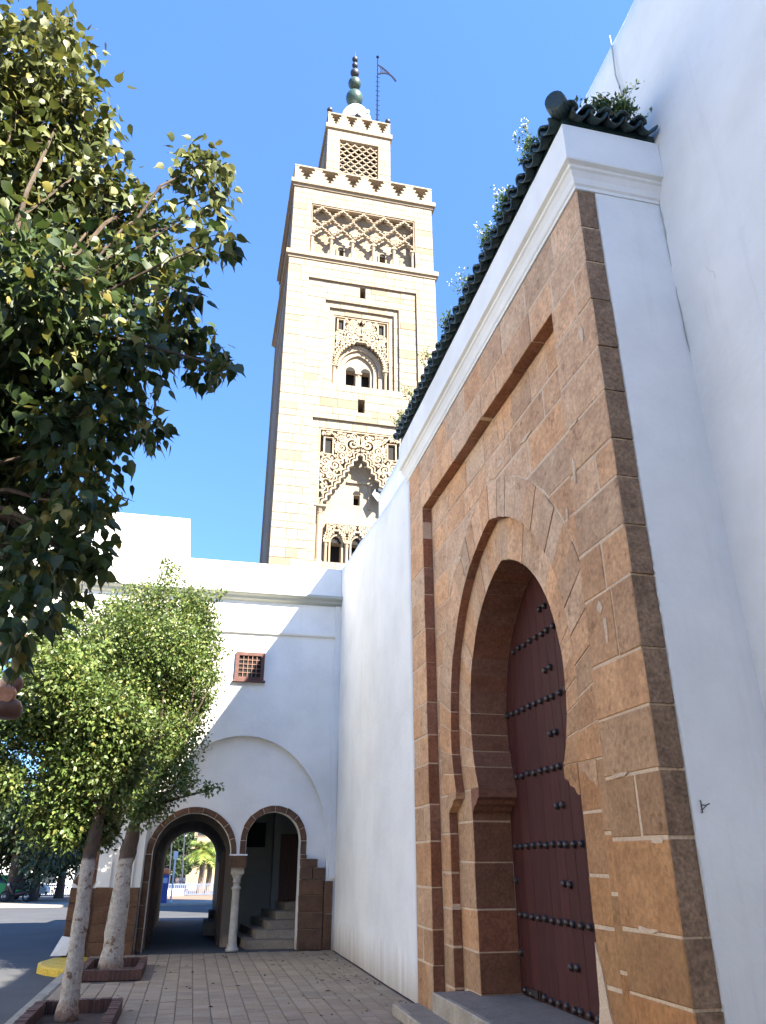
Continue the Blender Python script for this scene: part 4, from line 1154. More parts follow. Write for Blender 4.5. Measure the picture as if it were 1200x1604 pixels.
# carved spandrels
def pointed(hw_, rise):       # pointed arch: half width as a function of height above springing
    R_ = (hw_ ** 2 + rise ** 2) / (2 * hw_)
    return lambda h: max(0.0, -(R_ - hw_) + math.sqrt(max(0.0, R_ * R_ - h * h)))
def carving(r, y, back_d, spring, hw_, rise, holes, seed, rmin, rmax, straight=False, lobes=13):
    rnd = random.Random(seed)
    cxx = (r[0] + r[1]) / 2; F = (lambda h: hw_ * (1 - h / rise)) if straight else pointed(hw_, rise)
    # backing
    n = 20
    pl_ = [(r[0], spring), (cxx - hw_, spring)] + [(cxx - F(rise * i / n), spring + rise * i / n) for i in range(1, n)] + [(cxx, spring + rise)] + [(cxx + F(rise * i / n), spring + rise * i / n) for i in range(n - 1, 0, -1)] + [(cxx + hw_, spring), (r[1], spring), (r[1], r[3]), (r[0], r[3])]
    gd, back_d = y + back_d + .45, .13
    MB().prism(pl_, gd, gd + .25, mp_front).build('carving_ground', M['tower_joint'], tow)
    c = RIB()
    for q in ([(r[0] + .05, spring), (r[0] + .05, r[3] - .05), (r[1] - .05, r[3] - .05), (r[1] - .05, spring)],):
        c.ribbon(q, .09, y - .02, y + back_d + .02)
    for h in holes:
        c.ribbon([(h[0] - .06, h[2] - .06), (h[1] + .06, h[2] - .06), (h[1] + .06, h[3] + .06), (h[0] - .06, h[3] + .06), (h[0] - .06, h[2] - .06)], .08, y - .02, y + back_d + .02)
    # lobed arch edge: two mouldings
    for off, wd, fr in ((.0, .09, -.03), (.17, .06, -.02)):
        for sg in (1, -1):
            pts = []
            for i in range(lobes * 6 + 1):
                t = i / (lobes * 6)
                h = rise * t; x = F(h)
                h2 = min(rise, h + .02); tx, tz = F(h2) - x, h2 - h + 1e-6; l = math.hypot(tx, tz) or 1
                bump = abs(math.sin(PI * t * lobes)) * .13 + off - .06
                pts.append((cxx + sg * max(0, x + bump * tz / l), spring + h - bump * tx / l))
            c.ribbon(pts, wd, y + fr, y + back_d + .03)
    # scrolls
    placed = []
    tries = 0
    while tries < 9000:
        tries += 1
        R_ = rnd.uniform(rmin, rmax) if tries < 2500 else rnd.uniform(rmin * .55, rmin) if tries < 5000 else rnd.uniform(rmin * .3, rmin * .5)
        x = rnd.uniform(r[0] + .1 + R_, cxx + R_ * .2); z = rnd.uniform(spring + R_, r[3] - .1 - R_)
        if x > cxx - R_ * .8: x = cxx if False else x
        h = z - spring
        ok = True
        for dz_ in (-R_, 0, R_):
            hh = h + dz_
            if 0 <= hh <= rise + .1 and (cxx - x) - R_ * .95 < (F(hh) if hh < rise else 0) + .24: ok = False
        if x + R_ > cxx - .02: ok = False
        for q in holes + [(2 * cxx - q[1], 2 * cxx - q[0], q[2], q[3]) for q in holes]:
            if q[0] - .1 - R_ < x < q[1] + .1 + R_ and q[2] - .1 - R_ < z < q[3] + .1 + R_: ok = False
        if not ok or any((x - a) ** 2 + (z - b) ** 2 < ((R_ + q) * .86) ** 2 for a, b, q in placed): continue
        placed.append((x, z, R_))
    for x, z, R_ in placed:
        a0 = rnd.uniform(0, 2 * PI); dr_ = rnd.choice((1, -1)); turns = 1.75 if R_ > rmin else 1.1
        for sg in (1, -1):
            pts, ws = [], []
            n_ = 22 if R_ > rmin else 12 if R_ > rmin * .5 else 8
            for i in range(n_ + 1):
                t = i / n_
                rr = R_ * (1.12 - 1.0 * t ** .8)
                a = a0 + dr_ * turns * 2 * PI * t
                px = x + rr * math.cos(a)
                pts.append((cxx - sg * (cxx - px), z + rr * math.sin(a)))
                ws.append((.045 + .06 * math.sin(PI * min(1, t * 1.15)) + (.05 if i == n_ else 0)) * (1.1 if R_ > rmin else .85))
            c.ribbon(pts, ws, y - rnd.uniform(0, .03), y + back_d + .02)
            # leaf off the scroll
            a = a0 + PI * rnd.uniform(.6, 1.2)
            b0 = (x + R_ * .8 * math.cos(a), z + R_ * .8 * math.sin(a)); b1 = (x + R_ * 1.35 * math.cos(a + .5), z + R_ * 1.35 * math.sin(a + .5))
            lf_ = [(cxx - sg * (cxx - (b0[0] + (b1[0] - b0[0]) * t)), b0[1] + (b1[1] - b0[1]) * t) for t in (0, .3, .6, 1)]
            c.ribbon(lf_, [.05, .13, .12, .02], y - .01, y + back_d + .02)
    # middle palmette
    zt_ = spring + rise + .28
    if r[3] - zt_ > .6:
        for s_ in (.34, .2, .08):
            c.ribbon([(cxx, zt_), (cxx - s_, zt_ + .3), (cxx, zt_ + .72), (cxx + s_, zt_ + .3), (cxx, zt_)], .06, y - .03, y + back_d)
    c.build('carved_scrollwork', M['tower'], tow, fix=True, color=(1.06, 1.04, 1.01))
    for h in holes:
        MB().box(h[0], h[1], y + .10, gd, h[2], h[3]).build('slit', M['dark'], tow)
H1 = [(5.02, 5.26, 27.25, 27.85), (7.22, 7.46, 27.25, 27.85)]
carving(CV, TY + .42, .30, 25.0, 1.30, 1.62, H1, 3, .18, .30, lobes=11)
H2 = [(4.5, 4.82, 19.55, 20.35), (7.66, 7.98, 19.55, 20.35)]
carving(CV2, TY + .16, .32, 16.75, 1.86, 2.95, H2, 5, .20, .36, straight=True, lobes=9)
for x in (4.86, 7.62): colonnette(x, TY + .60, 23.5, 25.0, .10)
MB().box(6.06, 6.35, TY + .80, TY + 1.2, 23.5, 24.7).build('mullion', M['tower'], tow)
colonnette(6.205, TY + .88, 23.5, 24.85, .09)
for x in (4.36, 8.12): colonnette(x, TY + .36, 13.9, 16.75, .15)
# nested arch mouldings round the twin windows
def arch_band(c_, z0, zs_, hw_, rise, t_, y0_, y1_, nm='arch_moulding', colr=(1, 1, 1)):
    f0, f1 = pointed(hw_, rise), pointed(hw_ + t_, rise + t_ * 1.2)
    n = 12
    o_ = [(c_ - hw_ - t_, z0), (c_ - hw_ - t_, zs_)] + [(c_ - f1((rise + t_ * 1.2) * i / n), zs_ + (rise + t_ * 1.2) * i / n) for i in range(1, n)] + [(c_, zs_ + rise + t_ * 1.2)] + [(c_ + f1((rise + t_ * 1.2) * i / n), zs_ + (rise + t_ * 1.2) * i / n) for i in range(n - 1, 0, -1)] + [(c_ + hw_ + t_, zs_), (c_ + hw_ + t_, z0)]
    i_ = [(c_ + hw_, z0), (c_ + hw_, zs_)] + [(c_ + f0(rise * i / n), zs_ + rise * i / n) for i in range(1, n)] + [(c_, zs_ + rise)] + [(c_ - f0(rise * i / n), zs_ + rise * i / n) for i in range(n - 1, 0, -1)] + [(c_ - hw_, zs_), (c_ - hw_, z0)]
    MB().prism(o_ + i_, y0_, y1_, mp_front).build(nm, M['tower'], tow, color=colr)
arch_band(6.2, 23.5, 24.95, .82, 1.05, .22, TY + .82, TY + .96)
arch_band(6.2, 23.5, 24.95, 1.06, 1.32, .25, TY + .70, TY + .95)
for w_ in WIN:
    c_ = (w_[0] + w_[1]) / 2
    MB().prism([(c_ - .25, 25.04)] + arc_pts(c_, 25.05, .25, PI, 0, 12) + [(c_ + .25, 25.04)], TY + .935, TY + .97, mp_front).build('window_head', M['dark'], tow)
MB().box(4.75, 7.73, TY + .5, TY + 1.0, 23.3, 23.5).build('sill', M['tower'], tow)
# lower portal inside the big carved arch
MB().prism(arc_pts(6.22, 17.78, .20, PI, 0, 12), TY + .83, TY + .86, mp_front).build('keyhole_head', M['dark'], tow)
kf = MB(); kf.box(5.72, 6.9, TY + .74, TY + .86, 18.35, 18.47); kf.box(6.78, 6.9, TY + .74, TY + .86, 17.0, 18.348); kf.build('keyhole_frame', M['tower'], tow)
lp = (4.78, 7.7, 13.9, 16.15)
for i in range(3):
    c_ = 5.24 + i * 1.0
    rr_ = (c_ - .5, c_ + .5, 14.0, 16.1)
    carving(rr_, TY + .62, -.30, 15.15, .38, .55, [], 20 + i, .09, .15, lobes=5)
    arch_band(c_, 14.0, 15.1, .26, .36, .08, TY + .72, TY + .86)
    MB().prism([(c_ - .26, 15.13)] + [(c_ + (k_ - 4) / 4 * .26, 15.14 + .34 * (1 - abs((k_ - 4) / 4) ** 1.6)) for k_ in range(9)] + [(c_ + .26, 15.13)], TY + .835, TY + .88, mp_front).build('window_head', M['dark'], tow)
for i in range(4): colonnette(4.74 + i * 1.0, TY + .68, 13.9, 15.15, .07)
MB().box(4.4, 8.1, TY + .4, TY + .9, 13.4, 13.9).build('sill', M['tower'], tow)
# lantern stage
LH = 2.06; LYC = TY + TH; LY = LYC - LH
ln = MB()
ln_holes = (4.97, 7.52, 39.9, 43.55)
for q in minus_all((TX - LH, TX + LH, 38.0, 44.35), [ln_holes]): ln.box(q[0], q[1], LY, LY + .55, q[2], q[3])
ln.box(TX - LH, TX - LH + .5, LY + .55, LYC + LH, 38.0, 44.35); ln.box(TX + LH - .5, TX + LH, LY + .55, LYC + LH, 38, 44.35)
ln.box(TX - LH, TX + LH, LYC + LH - .5, LYC + LH - .01, 38, 44.34)
ln.box(TX - LH + .5, TX + LH - .5, LY + .55, LYC + LH - .5, 43.9, 44.3)
for s_ in (-.06,): ln.box(TX - LH - .07, TX - LH + .02, LYC - 1.5, LYC - 1.3, 38.3, 43.6); ln.box(TX - LH - .07, TX - LH + .02, LYC + 1.3, LYC + 1.5, 38.3, 43.6)
ln.build('lantern', M['tower'], tow, color=(1, 1, 1))
MB().box(TX - LH + .52, TX + LH - .52, LY + .9, LY + .95, 38.2, 43.85).build('dark_core', M['dark'], tow)
ll = RIB()
pp = .51
import math as _m
for k_ in range(-10, 14):
    for sgn in (1, -1):
        run = []
        for i in range(0, 200):
            t = i / 24.0
            x = 4.97 + pp * (k_ + sgn * t); z = 39.9 + .60 * t
            w_ = .07 * abs(_m.sin(PI * t * 2))
            q = (x + sgn * w_ * .8, z - w_ * .8)
            if 5.0 < q[0] < 7.49 and 39.9 < q[1] < 43.5: run.append(q)
            else:
                if len(run) > 3: ll.ribbon(run[::2] + [run[-1]], .068, LY + .10, LY + .20)
                run = []
        if len(run) > 3: ll.ribbon(run[::2] + [run[-1]], .068, LY + .10, LY + .20)
ll.ribbon([(5.0, 39.9), (5.0, 43.52), (7.49, 43.52), (7.49, 39.9)], .07, LY + .10, LY + .27)
ll.build('lantern_lattice', M['tower'], tow, color=(1.04, 1.02, 1))
b = MB(); b.box(TX - LH - .12, TX + LH + .12, LYC - LH - .12, LYC + LH + .12, 44.35, 44.72); b.build('cornice', M['tower'], tow, color=(1, .98, .95))
battlement(LH, 44.72, 45.85, 4, LYC, .14)
# lantern blocks
for q in ((TX - LH, 4.9), (7.6, TX + LH)):
    zs_ = cuts(39.0, 44.2, .42, .5)
    for z0, z1 in zip(zs_, zs_[1:]):
        xs = cuts(q[0], q[1], .3, .75)
        for a, b_ in zip(xs, xs[1:]): stone(rect(a, b_, z0, z1), LY - .02, LY + .02, mp_front, tow, M['tower'], 'lantern_block', bev=.008, gap=.008, color=warm((1, 1, 1), .06, .05), proud=.01)
# dome and finial
dm = MB(); n = 14
dm.lathe([(1.2, 45.8 - 45), (1.2, 47.2 - 45)] + [(1.2 * math.cos(PI / 2 * i / n) + .001, 47.2 - 45 + 2.2 * math.sin(PI / 2 * i / n)) for i in range(n + 1)], (6.33, LYC, 45.0), 32)
dm.build('dome', M['white_paint'], tow, smooth=True)
fin = MB(); fin.tube([(6.25, LYC, 49.2), (6.21, LYC, 54.9), (6.2, LYC, 55.5)], [.05, .03, .006], 8)
fin = fin.build('finial', M['grey_blue_metal'], tow)
for (zc_, r_, m_) in ((50.40, .60, 'copper_green'), (51.93, .46, 'copper_green'), (53.06, .32, 'grey_blue_metal'), (53.88, .215, 'grey_blue_metal'), (54.54, .215, 'grey_blue_metal')):
    MB().ball((6.23 - (zc_ - 50) * .006, LYC, zc_), r_, 12, 1.08).build('ball', M[m_], fin, smooth=True)

# flagstaff with hanging metal pennant
fp = thing('flagstaff', 'thin dark flagstaff with rungs and a drooping pennant behind the minaret dome', 'flagpole', (8.0, LYC + .6, 45.9))
b = MB(); b.tube([(8.0, LYC + .6, 45.5), (8.02, LYC + .6, 56.2)], [.07, .035], 8); b.build('pole', M['dark_paint'], fp)
b = MB()
for k_ in range(15): b.tube([(7.88, LYC + .6, 47 + k_ * .5), (8.18, LYC + .6, 47 + k_ * .5)], .022, 6)
b.build('rung', M['dark_paint'], fp)
b = MB(); b.ball((8.02, LYC + .6, 56.25), .11, 8); b.build('knob', M['dark_paint'], fp)
b = RIB()
up_ = [(8.05 + 1.35 * t, 55.35 - .55 * t - .85 * t * t) for t in [i / 10 for i in range(11)]]
lo_ = [(8.05 + 1.35 * t, 54.35 + .35 * math.sin(PI * t * .75) - .55 * t ** 3) for t in [i / 10 for i in range(11)]]
b.ribbon(up_, .09, LYC + .57, LYC + .62); b.ribbon(lo_, .12, LYC + .575, LYC + .615)
for i in range(1, 10):
    b.ribbon([up_[i], ((up_[i][0] + lo_[i][0]) / 2 + .12, (up_[i][1] + lo_[i][1]) / 2), lo_[i]], .05, LYC + .58, LYC + .61)
b.build('pennant', M['dark_paint'], fp)
# things fixed on the lantern top
def small_lamp(x, y, z, lab, tall=False):
    t_ = thing('floodlight' if not tall else 'mast_lamp', lab, 'lamp', (x, y, z))
    if tall:
        MB().tube([(x - .25, y, z), (x, y, z + .75)], .04, 6).build('stem', M['grey_blue_metal'], t_)
        MB().ball((x + .02, y, z + .88), .15, 8).build('head', M['white_paint'], t_, smooth=True)
    else:
        MB().lathe([(.06, 0), (.05, .12), (.16, .14), (.20, .3), (.15, .42), (.02, .46)], (x, y, z), 10).build('head', M['grey_blue_metal'], t_, smooth=True)
        MB().lathe([(.1, 0), (.1, .03)], (x, y, z - .005), 8).build('base', M['iron'], t_)
    return t_
small_lamp(4.28, LY + .1, 45.86, 'small dark lamp standing on the corner of the lantern parapet by the open sky side')
small_lamp(8.16, LY + .1, 45.86, 'small dark lamp standing on the lantern parapet corner below the flagstaff')
small_lamp(6.15, LY + .12, 45.86, 'small dark lamp in the middle of the lantern parapet before the dome')
small_lamp(6.95, LY + 1.0, 47.0, 'little white lamp on a tilted stem beside the white dome', True)
ft = thing('floodlight_box', 'square floodlight with open flap fixed under the pointed carved arch of the minaret', 'floodlight', (7.15, TY + .85, 17.4))
b = MB()
b.v = [(6.86, TY + .3, 17.62), (7.14, TY + .2, 17.2), (7.36, TY + .3, 17.5), (7.06, TY + .38, 18.0), (6.96, TY + .55, 17.68), (7.22, TY + .45, 17.28), (7.46, TY + .55, 17.58), (7.16, TY + .62, 18.08)]
b.f = [(0, 1, 2, 3), (4, 7, 6, 5), (0, 4, 5, 1), (1, 5, 6, 2), (2, 6, 7, 3), (3, 7, 4, 0)]
b.build('housing', M['grey_blue_metal'], ft)
b = MB(); b.box(7.2, 7.9, TY + .3, TY + .84, 17.85, 17.98); b.box(7.35, 7.45, TY + .4, TY + .84, 17.5, 17.84); b.build('bracket', M['white_paint'], ft)

# ------------------------------------------------------------------ trees
LEAF_HEART = np.array([(0, 0, 0), (.02, .22, .05), (.30, .36, .07), (.60, .24, .04), (.82, .07, .0), (1.18, 0, -.10), (.82, -.07, .0), (.60, -.24, .04), (.30, -.36, .07), (.02, -.22, .05), (.35, 0, -.02), (.7, 0, -.02)])
LEAF_HEART_F = np.array([(0, 1, 2, 10), (10, 2, 3, 11), (11, 3, 4, 5), (5, 6, 7, 11), (11, 7, 8, 10), (10, 8, 9, 0)])
LEAF_SMALL = np.array([(0, 0, 0), (.35, .33, .08), (1.05, 0, -.05), (.35, -.33, .08), (.4, 0, -.02)])
LEAF_SMALL_F = np.array([(0, 1, 4, 4), (0, 4, 3, 3)])
def frames(n, outward, droop, spread):
    d = outward * .55 + RNG.normal(0, spread, (n, 3)); d[:, 2] -= droop
    d /= np.linalg.norm(d, axis=1)[:, None]
    r = RNG.normal(0, 1, (n, 3)); r[:, 2] += .9
    s = np.cross(r, d); s /= np.linalg.norm(s, axis=1)[:, None]
    u = np.cross(d, s)
    return np.stack([d, s, u], axis=1)           # rows: length, width, normal
def place(tmpl, fr, pos, size):
    v = tmpl[None, :, :] * size[:, None, None]
    return np.einsum('nvk,nkj->nvj', v, fr) + pos[:, None, :]
def clump_points(clumps, n, shell=.35):
    """Points spread through the clumps, denser towards their surfaces."""
    c = np.array([q[:3] for q in clumps]); r = np.array([q[3] for q in clumps]); w = np.array([q[4] if len(q) > 4 else 1.0 for q in clumps])
    p = w * r ** 2.3; p = p / p.sum()
    k = RNG.choice(len(clumps), n, p=p)
    d = RNG.normal(0, 1, (n, 3)); d /= np.linalg.norm(d, axis=1)[:, None]
    t = RNG.uniform(0, 1, n) ** shell
    t *= 1 + RNG.normal(0, .17, n)
    pos = c[k] + d * (t * r[k])[:, None]
    return pos, d, k
def limbs(mb, start, r0, clumps, rng, twigs=0):
    for c in clumps:
        a = Vector(start); b = Vector(c[:3])
        L_ = (b - a).length
        m1 = a + (b - a) * .4 + Vector((rng.uniform(-.08, .08) * L_, rng.uniform(-.08, .08) * L_, .10 * L_))
        m2 = a + (b - a) * .75 + Vector((rng.uniform(-.05, .05) * L_, rng.uniform(-.05, .05) * L_, .05 * L_))
        mb.tube([a, m1, m2, b], [r0, r0 * .6, r0 * .36, r0 * .15], 6)
        for _ in range(twigs):
            dv = Vector((rng.gauss(0, 1), rng.gauss(0, 1), rng.gauss(.2, 1))).normalized() * c[3] * rng.uniform(.7, 1.05)
            s_ = a + (b - a) * rng.uniform(.7, 1) + Vector((0, 0, .03 * L_))
            mb.tube([s_, s_ + dv * .55 + Vector((0, 0, .05 * c[3])), s_ + dv], [r0 * .16, r0 * .10, r0 * .04], 5)

def px(u, v, y):
    """World point at street depth y seen at (u, v) of the 1200 x 1604 photograph; used only to measure crowns."""
    f = 1189.0
    fw = Vector((math.sin(YAW) * math.cos(PITCH), math.cos(YAW) * math.cos(PITCH), math.sin(PITCH)))
    rt = Vector((math.cos(YAW), -math.sin(YAW), 0)); up = rt.cross(fw)
    d = fw * f + rt * (u - 600) + up * (802 - v)
    t = y / d.y
    return Vector((0, 0, EYE)) + d * t, t * d.length
def crown(lst, y0, jit):
    out = []
    rr = random.Random(5)
    for q in lst:
        y = y0 + (q[3] if len(q) > 3 else rr.uniform(-jit, jit))
        p, dist = px(q[0], q[1], y)
        out.append((p.x, p.y, p.z, q[2] * dist / 1250.0, q[4] if len(q) > 4 else 1.0))
    return out

# near tree with large heart-shaped leaves
NC = crown([(40, 110, 85), (95, 70, 45), (110, 190, 70), (55, 290, 105), (165, 300, 62), (130, 400, 95), (40, 450, 115), (215, 420, 72), (262, 400, 40), (310, 262, 42), (345, 292, 26), (352, 372, 28), (300, 340, 30, None or 0, .7),
            (60, 600, 110), (180, 545, 85), (262, 520, 52), (325, 565, 40), (355, 575, 18), (120, 690, 88), (205, 655, 50), (245, 680, 28), (35, 760, 95), (115, 790, 66), (165, 790, 26), (45, 880, 80), (105, 880, 55), (145, 870, 32), (25, 960, 62), (75, 945, 34), (150, 890, 18), (12, 1020, 26), (28, 1045, 10),
            (-60, 300, 140), (-80, 560, 150), (-80, 800, 120), (-100, 120, 110), (230, 330, 40), (285, 460, 40), (338, 330, 22), (320, 400, 20), (345, 262, 18), (310, 520, 28)], 3.9, .55)
nt_tree = thing('street_tree', 'leafy tree with big pointed heart-shaped leaves hanging over the pavement against blue sky', 'tree', (-1.45, 3.7, 0))
tb = MB()
tb.tube([(-1.45, 3.7, -.02), (-1.46, 3.7, 1.0), (-1.42, 3.75, 2.0), (-1.38, 3.8, 3.0), (-1.32, 3.85, 4.2)], [.13, .11, .10, .085, .06], 10)
tb.build('trunk', M['washed_bark'], nt_tree, smooth=True)
lb = MB(); rr = random.Random(3)
limbs(lb, (-1.36, 3.82, 3.2), .022, [c for c in NC if c[0] < -.95 or c[2] < 3.6], rr, 3)
limbs(lb, (-1.32, 3.85, 4.15), .022, [c for c in NC if c[0] >= -.95 and c[2] >= 3.6], rr, 4)
lb.build('branch', M['twig'], nt_tree)
N_ = 17000
pos, d, k = clump_points(NC, N_, .42)
fr = frames(N_, d, .75, .45)
size = RNG.uniform(.05, .105, N_)
# the 300 leaves that show largest are parts
camf = np.array((math.sin(YAW) * math.cos(PITCH), math.cos(YAW) * math.cos(PITCH), math.sin(PITCH)))
rel = pos - np.array((0, 0, EYE)); dz_ = rel @ camf
rgt = np.array((math.cos(YAW), -math.sin(YAW), 0)); upv = np.cross(rgt, camf)
uu = 600 + 1189 * (rel @ rgt) / dz_; vv = 802 - 1189 * (rel @ upv) / dz_
score = size / dz_; score[(uu < 5) | (uu > 1195) | (vv < 5) | (vv > 1599)] = 0
top = np.argsort(-score)[:300]
mask = np.ones(N_, bool); mask[top] = False
lv = place(LEAF_HEART, fr[mask], pos[mask], size[mask])
nl = lv.shape[0]
fc = (LEAF_HEART_F[None] + (np.arange(nl) * 12)[:, None, None]).reshape(-1, 4)
o = link('crown', mesh_np('crown', lv.reshape(-1, 3), fc), M['leaf_big'], nt_tree, kind='stuff', smooth=True)
lmes = []
for q in range(5):
    v = LEAF_HEART.copy(); v[:, 2] *= 1 + .8 * q / 4; v[5, 2] -= .12 * q / 4; v[:, 1] *= 1 - .06 * q
    me = bpy.data.meshes.new('leaf'); me.from_pydata([tuple(a) for a in v], [], [tuple(a) for a in LEAF_HEART_F]); me.materials.append(M['leaf_big']); me.shade_smooth()
    lmes.append(me)
for q, i in enumerate(top):
    o = bpy.data.objects.new('leaf', lmes[q % 5]); COL.objects.link(o)
    o.parent = nt_tree; o.matrix_parent_inverse = Matrix.Translation(-nt_tree.location)
    R_ = Matrix(fr[i].T.tolist()).to_4x4()
    o.matrix_basis = Matrix.Translation(Vector(pos[i])) @ R_ @ Matrix.Scale(float(size[i]), 4)

def small_tree(lab, base, trunk, radii, fork, CL, n, leaf, seed, name='pavement_tree', lm='leaf_small', group='limewashed trees along the pavement', bark='washed_bark', twigs=3, cap=None):
    t_ = thing(name, lab, 'tree', base, group)
    b = MB()
    rk = random.Random(seed + 50)
    tp_, tr_ = [], []
    for i in range(len(trunk) - 1):                      # knotty, slightly wandering stem
        p0_, p1_ = Vector(trunk[i]), Vector(trunk[i + 1])
        for q in range(5):
            t = q / 5; r_ = radii[i] + (radii[i + 1] - radii[i]) * t
            tp_.append(p0_.lerp(p1_, t) + Vector((rk.gauss(0, .04), rk.gauss(0, .04), 0)) * r_ * (i + q > 0)); tr_.append(r_ * (1 + rk.gauss(0, .035)))
    b.tube(tp_ + [Vector(trunk[-1])], tr_ + [radii[-1]], 14)
    b.build('trunk', M[bark], t_, smooth=True)
    b = MB(); rr = random.Random(seed)
    fr_ = [Vector(f) for f in fork]
    for i, c in enumerate(CL):
        s_ = min(fr_, key=lambda f: (f - Vector(c[:3])).length)
        limbs(b, s_, radii[-1] * .42, [c], rr, twigs)
    b.build('branch', M['twig'], t_)
    pos, d, k = clump_points(CL, n, .5)
    fr2 = frames(n, d, .25, .7)
    lv = place(LEAF_SMALL, fr2, pos, RNG.uniform(leaf * .75, leaf * 1.25, n))
    tri = np.array([(0, 1, 4), (1, 2, 4), (0, 4, 3), (4, 2, 3)])
    fc = (tri[None] + (np.arange(n) * 5)[:, None, None]).reshape(-1, 3)
    link('crown', mesh_np('crown', lv.reshape(-1, 3), fc), M[lm], t_, kind='stuff')
    return t_

AC = crown([(60, 1000, 40, 0, .3), (30, 1060, 40, 0, .35), (110, 960, 34, 0, .3), (60, 1130, 48), (118, 1170, 60), (100, 1250, 55), (75, 1285, 34), (140, 1275, 42), (0, 1110, 42), (90, 1060, 55), (120, 1010, 45, 0, .6), (180, 1200, 55), (165, 1300, 26), (-70, 1150, 80), (-100, 1230, 50), (75, 1000, 36, 0, .35), (150, 1110, 50), (150, 1180, 60), (200, 1140, 45), (10, 1225, 30), (110, 1305, 26)], 10.3, .45)
small_tree('slender limewashed tree growing from the nearer brick planter by the kerb', (-1.15, 10.3, 0), [(-1.16, 10.3, -.02), (-1.16, 10.3, .25), (-1.165, 10.3, .9), (-1.175, 10.3, 1.5), (-1.15, 10.3, 1.85), (-1.12, 10.32, 2.25)],
           [.13, .10, .088, .078, .082, .06], [(-1.12, 10.32, 2.2), (-1.15, 10.3, 1.95)], AC, 60000, .058, 8)
BC = crown([(240, 955, 52), (300, 950, 36), (318, 1005, 34), (220, 1030, 62), (300, 1070, 44), (185, 965, 42), (335, 1060, 14), (150, 1050, 55), (255, 1125, 58), (240, 1195, 44), (195, 1130, 70), (285, 1225, 26), (325, 1237, 12, 0, 1.2), (345, 1232, 6), (268, 900, 24, 0, .5), (262, 885, 14, 0, .5), (222, 1270, 28), (250, 1260, 24), (310, 1100, 30), (270, 1010, 55), (345, 930, 12, 0, .6), (200, 1090, 62), (285, 1150, 42), (240, 1080, 60), (305, 1030, 46), (270, 1190, 36), (180, 1010, 55), (210, 990, 50), (310, 970, 36), (215, 1230, 45)], 14.3, .55)
small_tree('thicker limewashed tree growing from the farther brick planter before the archway', (-1.05, 14.3, 0), [(-1.07, 14.3, -.02), (-1.07, 14.3, .3), (-1.06, 14.3, .9), (-1.05, 14.3, 1.5), (-1.02, 14.3, 1.75), (-.98, 14.3, 2.15)],
           [.21, .165, .145, .125, .14, .09], [(-.98, 14.3, 2.1), (-1.02, 14.3, 1.85)], BC, 74000, .060, 9)

# brick planters
def planter(x0, x1, y0, y1, h, lab):
    t_ = thing('tree_planter', lab, 'planter', ((x0 + x1) / 2, (y0 + y1) / 2, 0), 'brick tree planters')
    bw = .062
    b = MB()
    def run(ax, a0, a1, c0, c1):
        n_ = int((a1 - a0) / bw)
        for i in range(n_):
            p, q = a0 + i * (a1 - a0) / n_, a0 + (i + 1) * (a1 - a0) / n_
            hh = h + random.uniform(-.006, .006)
            if ax == 'x': b.box(p + .004, q - .004, c0, c1, 0, hh)
            else: b.box(c0, c1, p + .004, q - .004, 0, hh)
    run('x', x0, x1, y0, y0 + .11); run('x', x0, x1, y1 - .11, y1); run('y', y0 + .115, y1 - .115, x0, x0 + .11); run('y', y0 + .115, y1 - .115, x1 - .11, x1)
    b.build('brick', M['brick'], t_, kind='stuff')
    m_ = MB()
    for q in ((x0 + .006, x1 - .006, y0 + .006, y0 + .104), (x0 + .006, x1 - .006, y1 - .104, y1 - .006), (x0 + .006, x0 + .104, y0 + .11, y1 - .11), (x1 - .104, x1 - .006, y0 + .11, y1 - .11)):
        m_.box(*q, 0, h - .012)
    m_.build('mortar', M['sand'], t_)
    MB().box(x0 + .11, x1 - .11, y0 + .11, y1 - .11, -.02, .004).build('soil', M['earth'], t_)
planter(*PLANTERS[0], .13, 'low brick planter box around the slender nearer tree')
planter(*PLANTERS[1], .13, 'low brick planter box around the thicker farther tree')

# background trees on the far side of the road
def far_tree(u, y, top_v, rpx, lab, seed, name='shade_tree'):
    base, _ = px(u, 1400, y); bx = base.x; bz = gz(y) + .1
    rr = random.Random(seed)
    tp, dist = px(u, top_v, y); H_ = tp.z - bz
    R_ = rpx * dist / 1250
    CL = []
    for _ in range(22):
        a = rr.uniform(0, 2 * PI); q = rr.uniform(.1, .95)
        CL.append((bx + math.cos(a) * R_ * q, y + math.sin(a) * R_ * q, bz + H_ * rr.uniform(.34, .86), R_ * rr.uniform(.26, .42)))
    tr_ = .28
    small_tree(lab, (bx, y, bz), [(bx, y, bz - .1), (bx + .05, y, bz + .9), (bx, y, bz + H_ * .32), (bx + .2, y, bz + H_ * .45)], [tr_ * 1.3, tr_, tr_ * .8, tr_ * .5], [(bx, y, bz + H_ * .33), (bx + .15, y, bz + H_ * .44)], CL, 9000, .28, seed, name, 'leaf_far', 'dark shade trees across the road', 'bark', 1)
far_tree(14, 54, 1215, 95, 'dark tree with stout trunk beyond the road at the picture edge', 31)
far_tree(52, 56, 1238, 90, 'dark tree beyond the road just behind the parked motorbike', 32)
far_tree(92, 64, 1240, 85, 'dark tree beyond the road behind the pale railing near the pier', 33)
far_tree(-60, 60, 1180, 100, 'dark tree farthest along the road, half outside the view', 34)
far_tree(268, 82, 1296, 20, 'dark green tree seen through the archway behind the blue meter', 35)
far_tree(284, 92, 1288, 18, 'slim tree seen through the archway in front of the beige building', 36)
far_tree(252, 100, 1290, 22, 'greyish tree seen through the archway at its inner edge', 37)

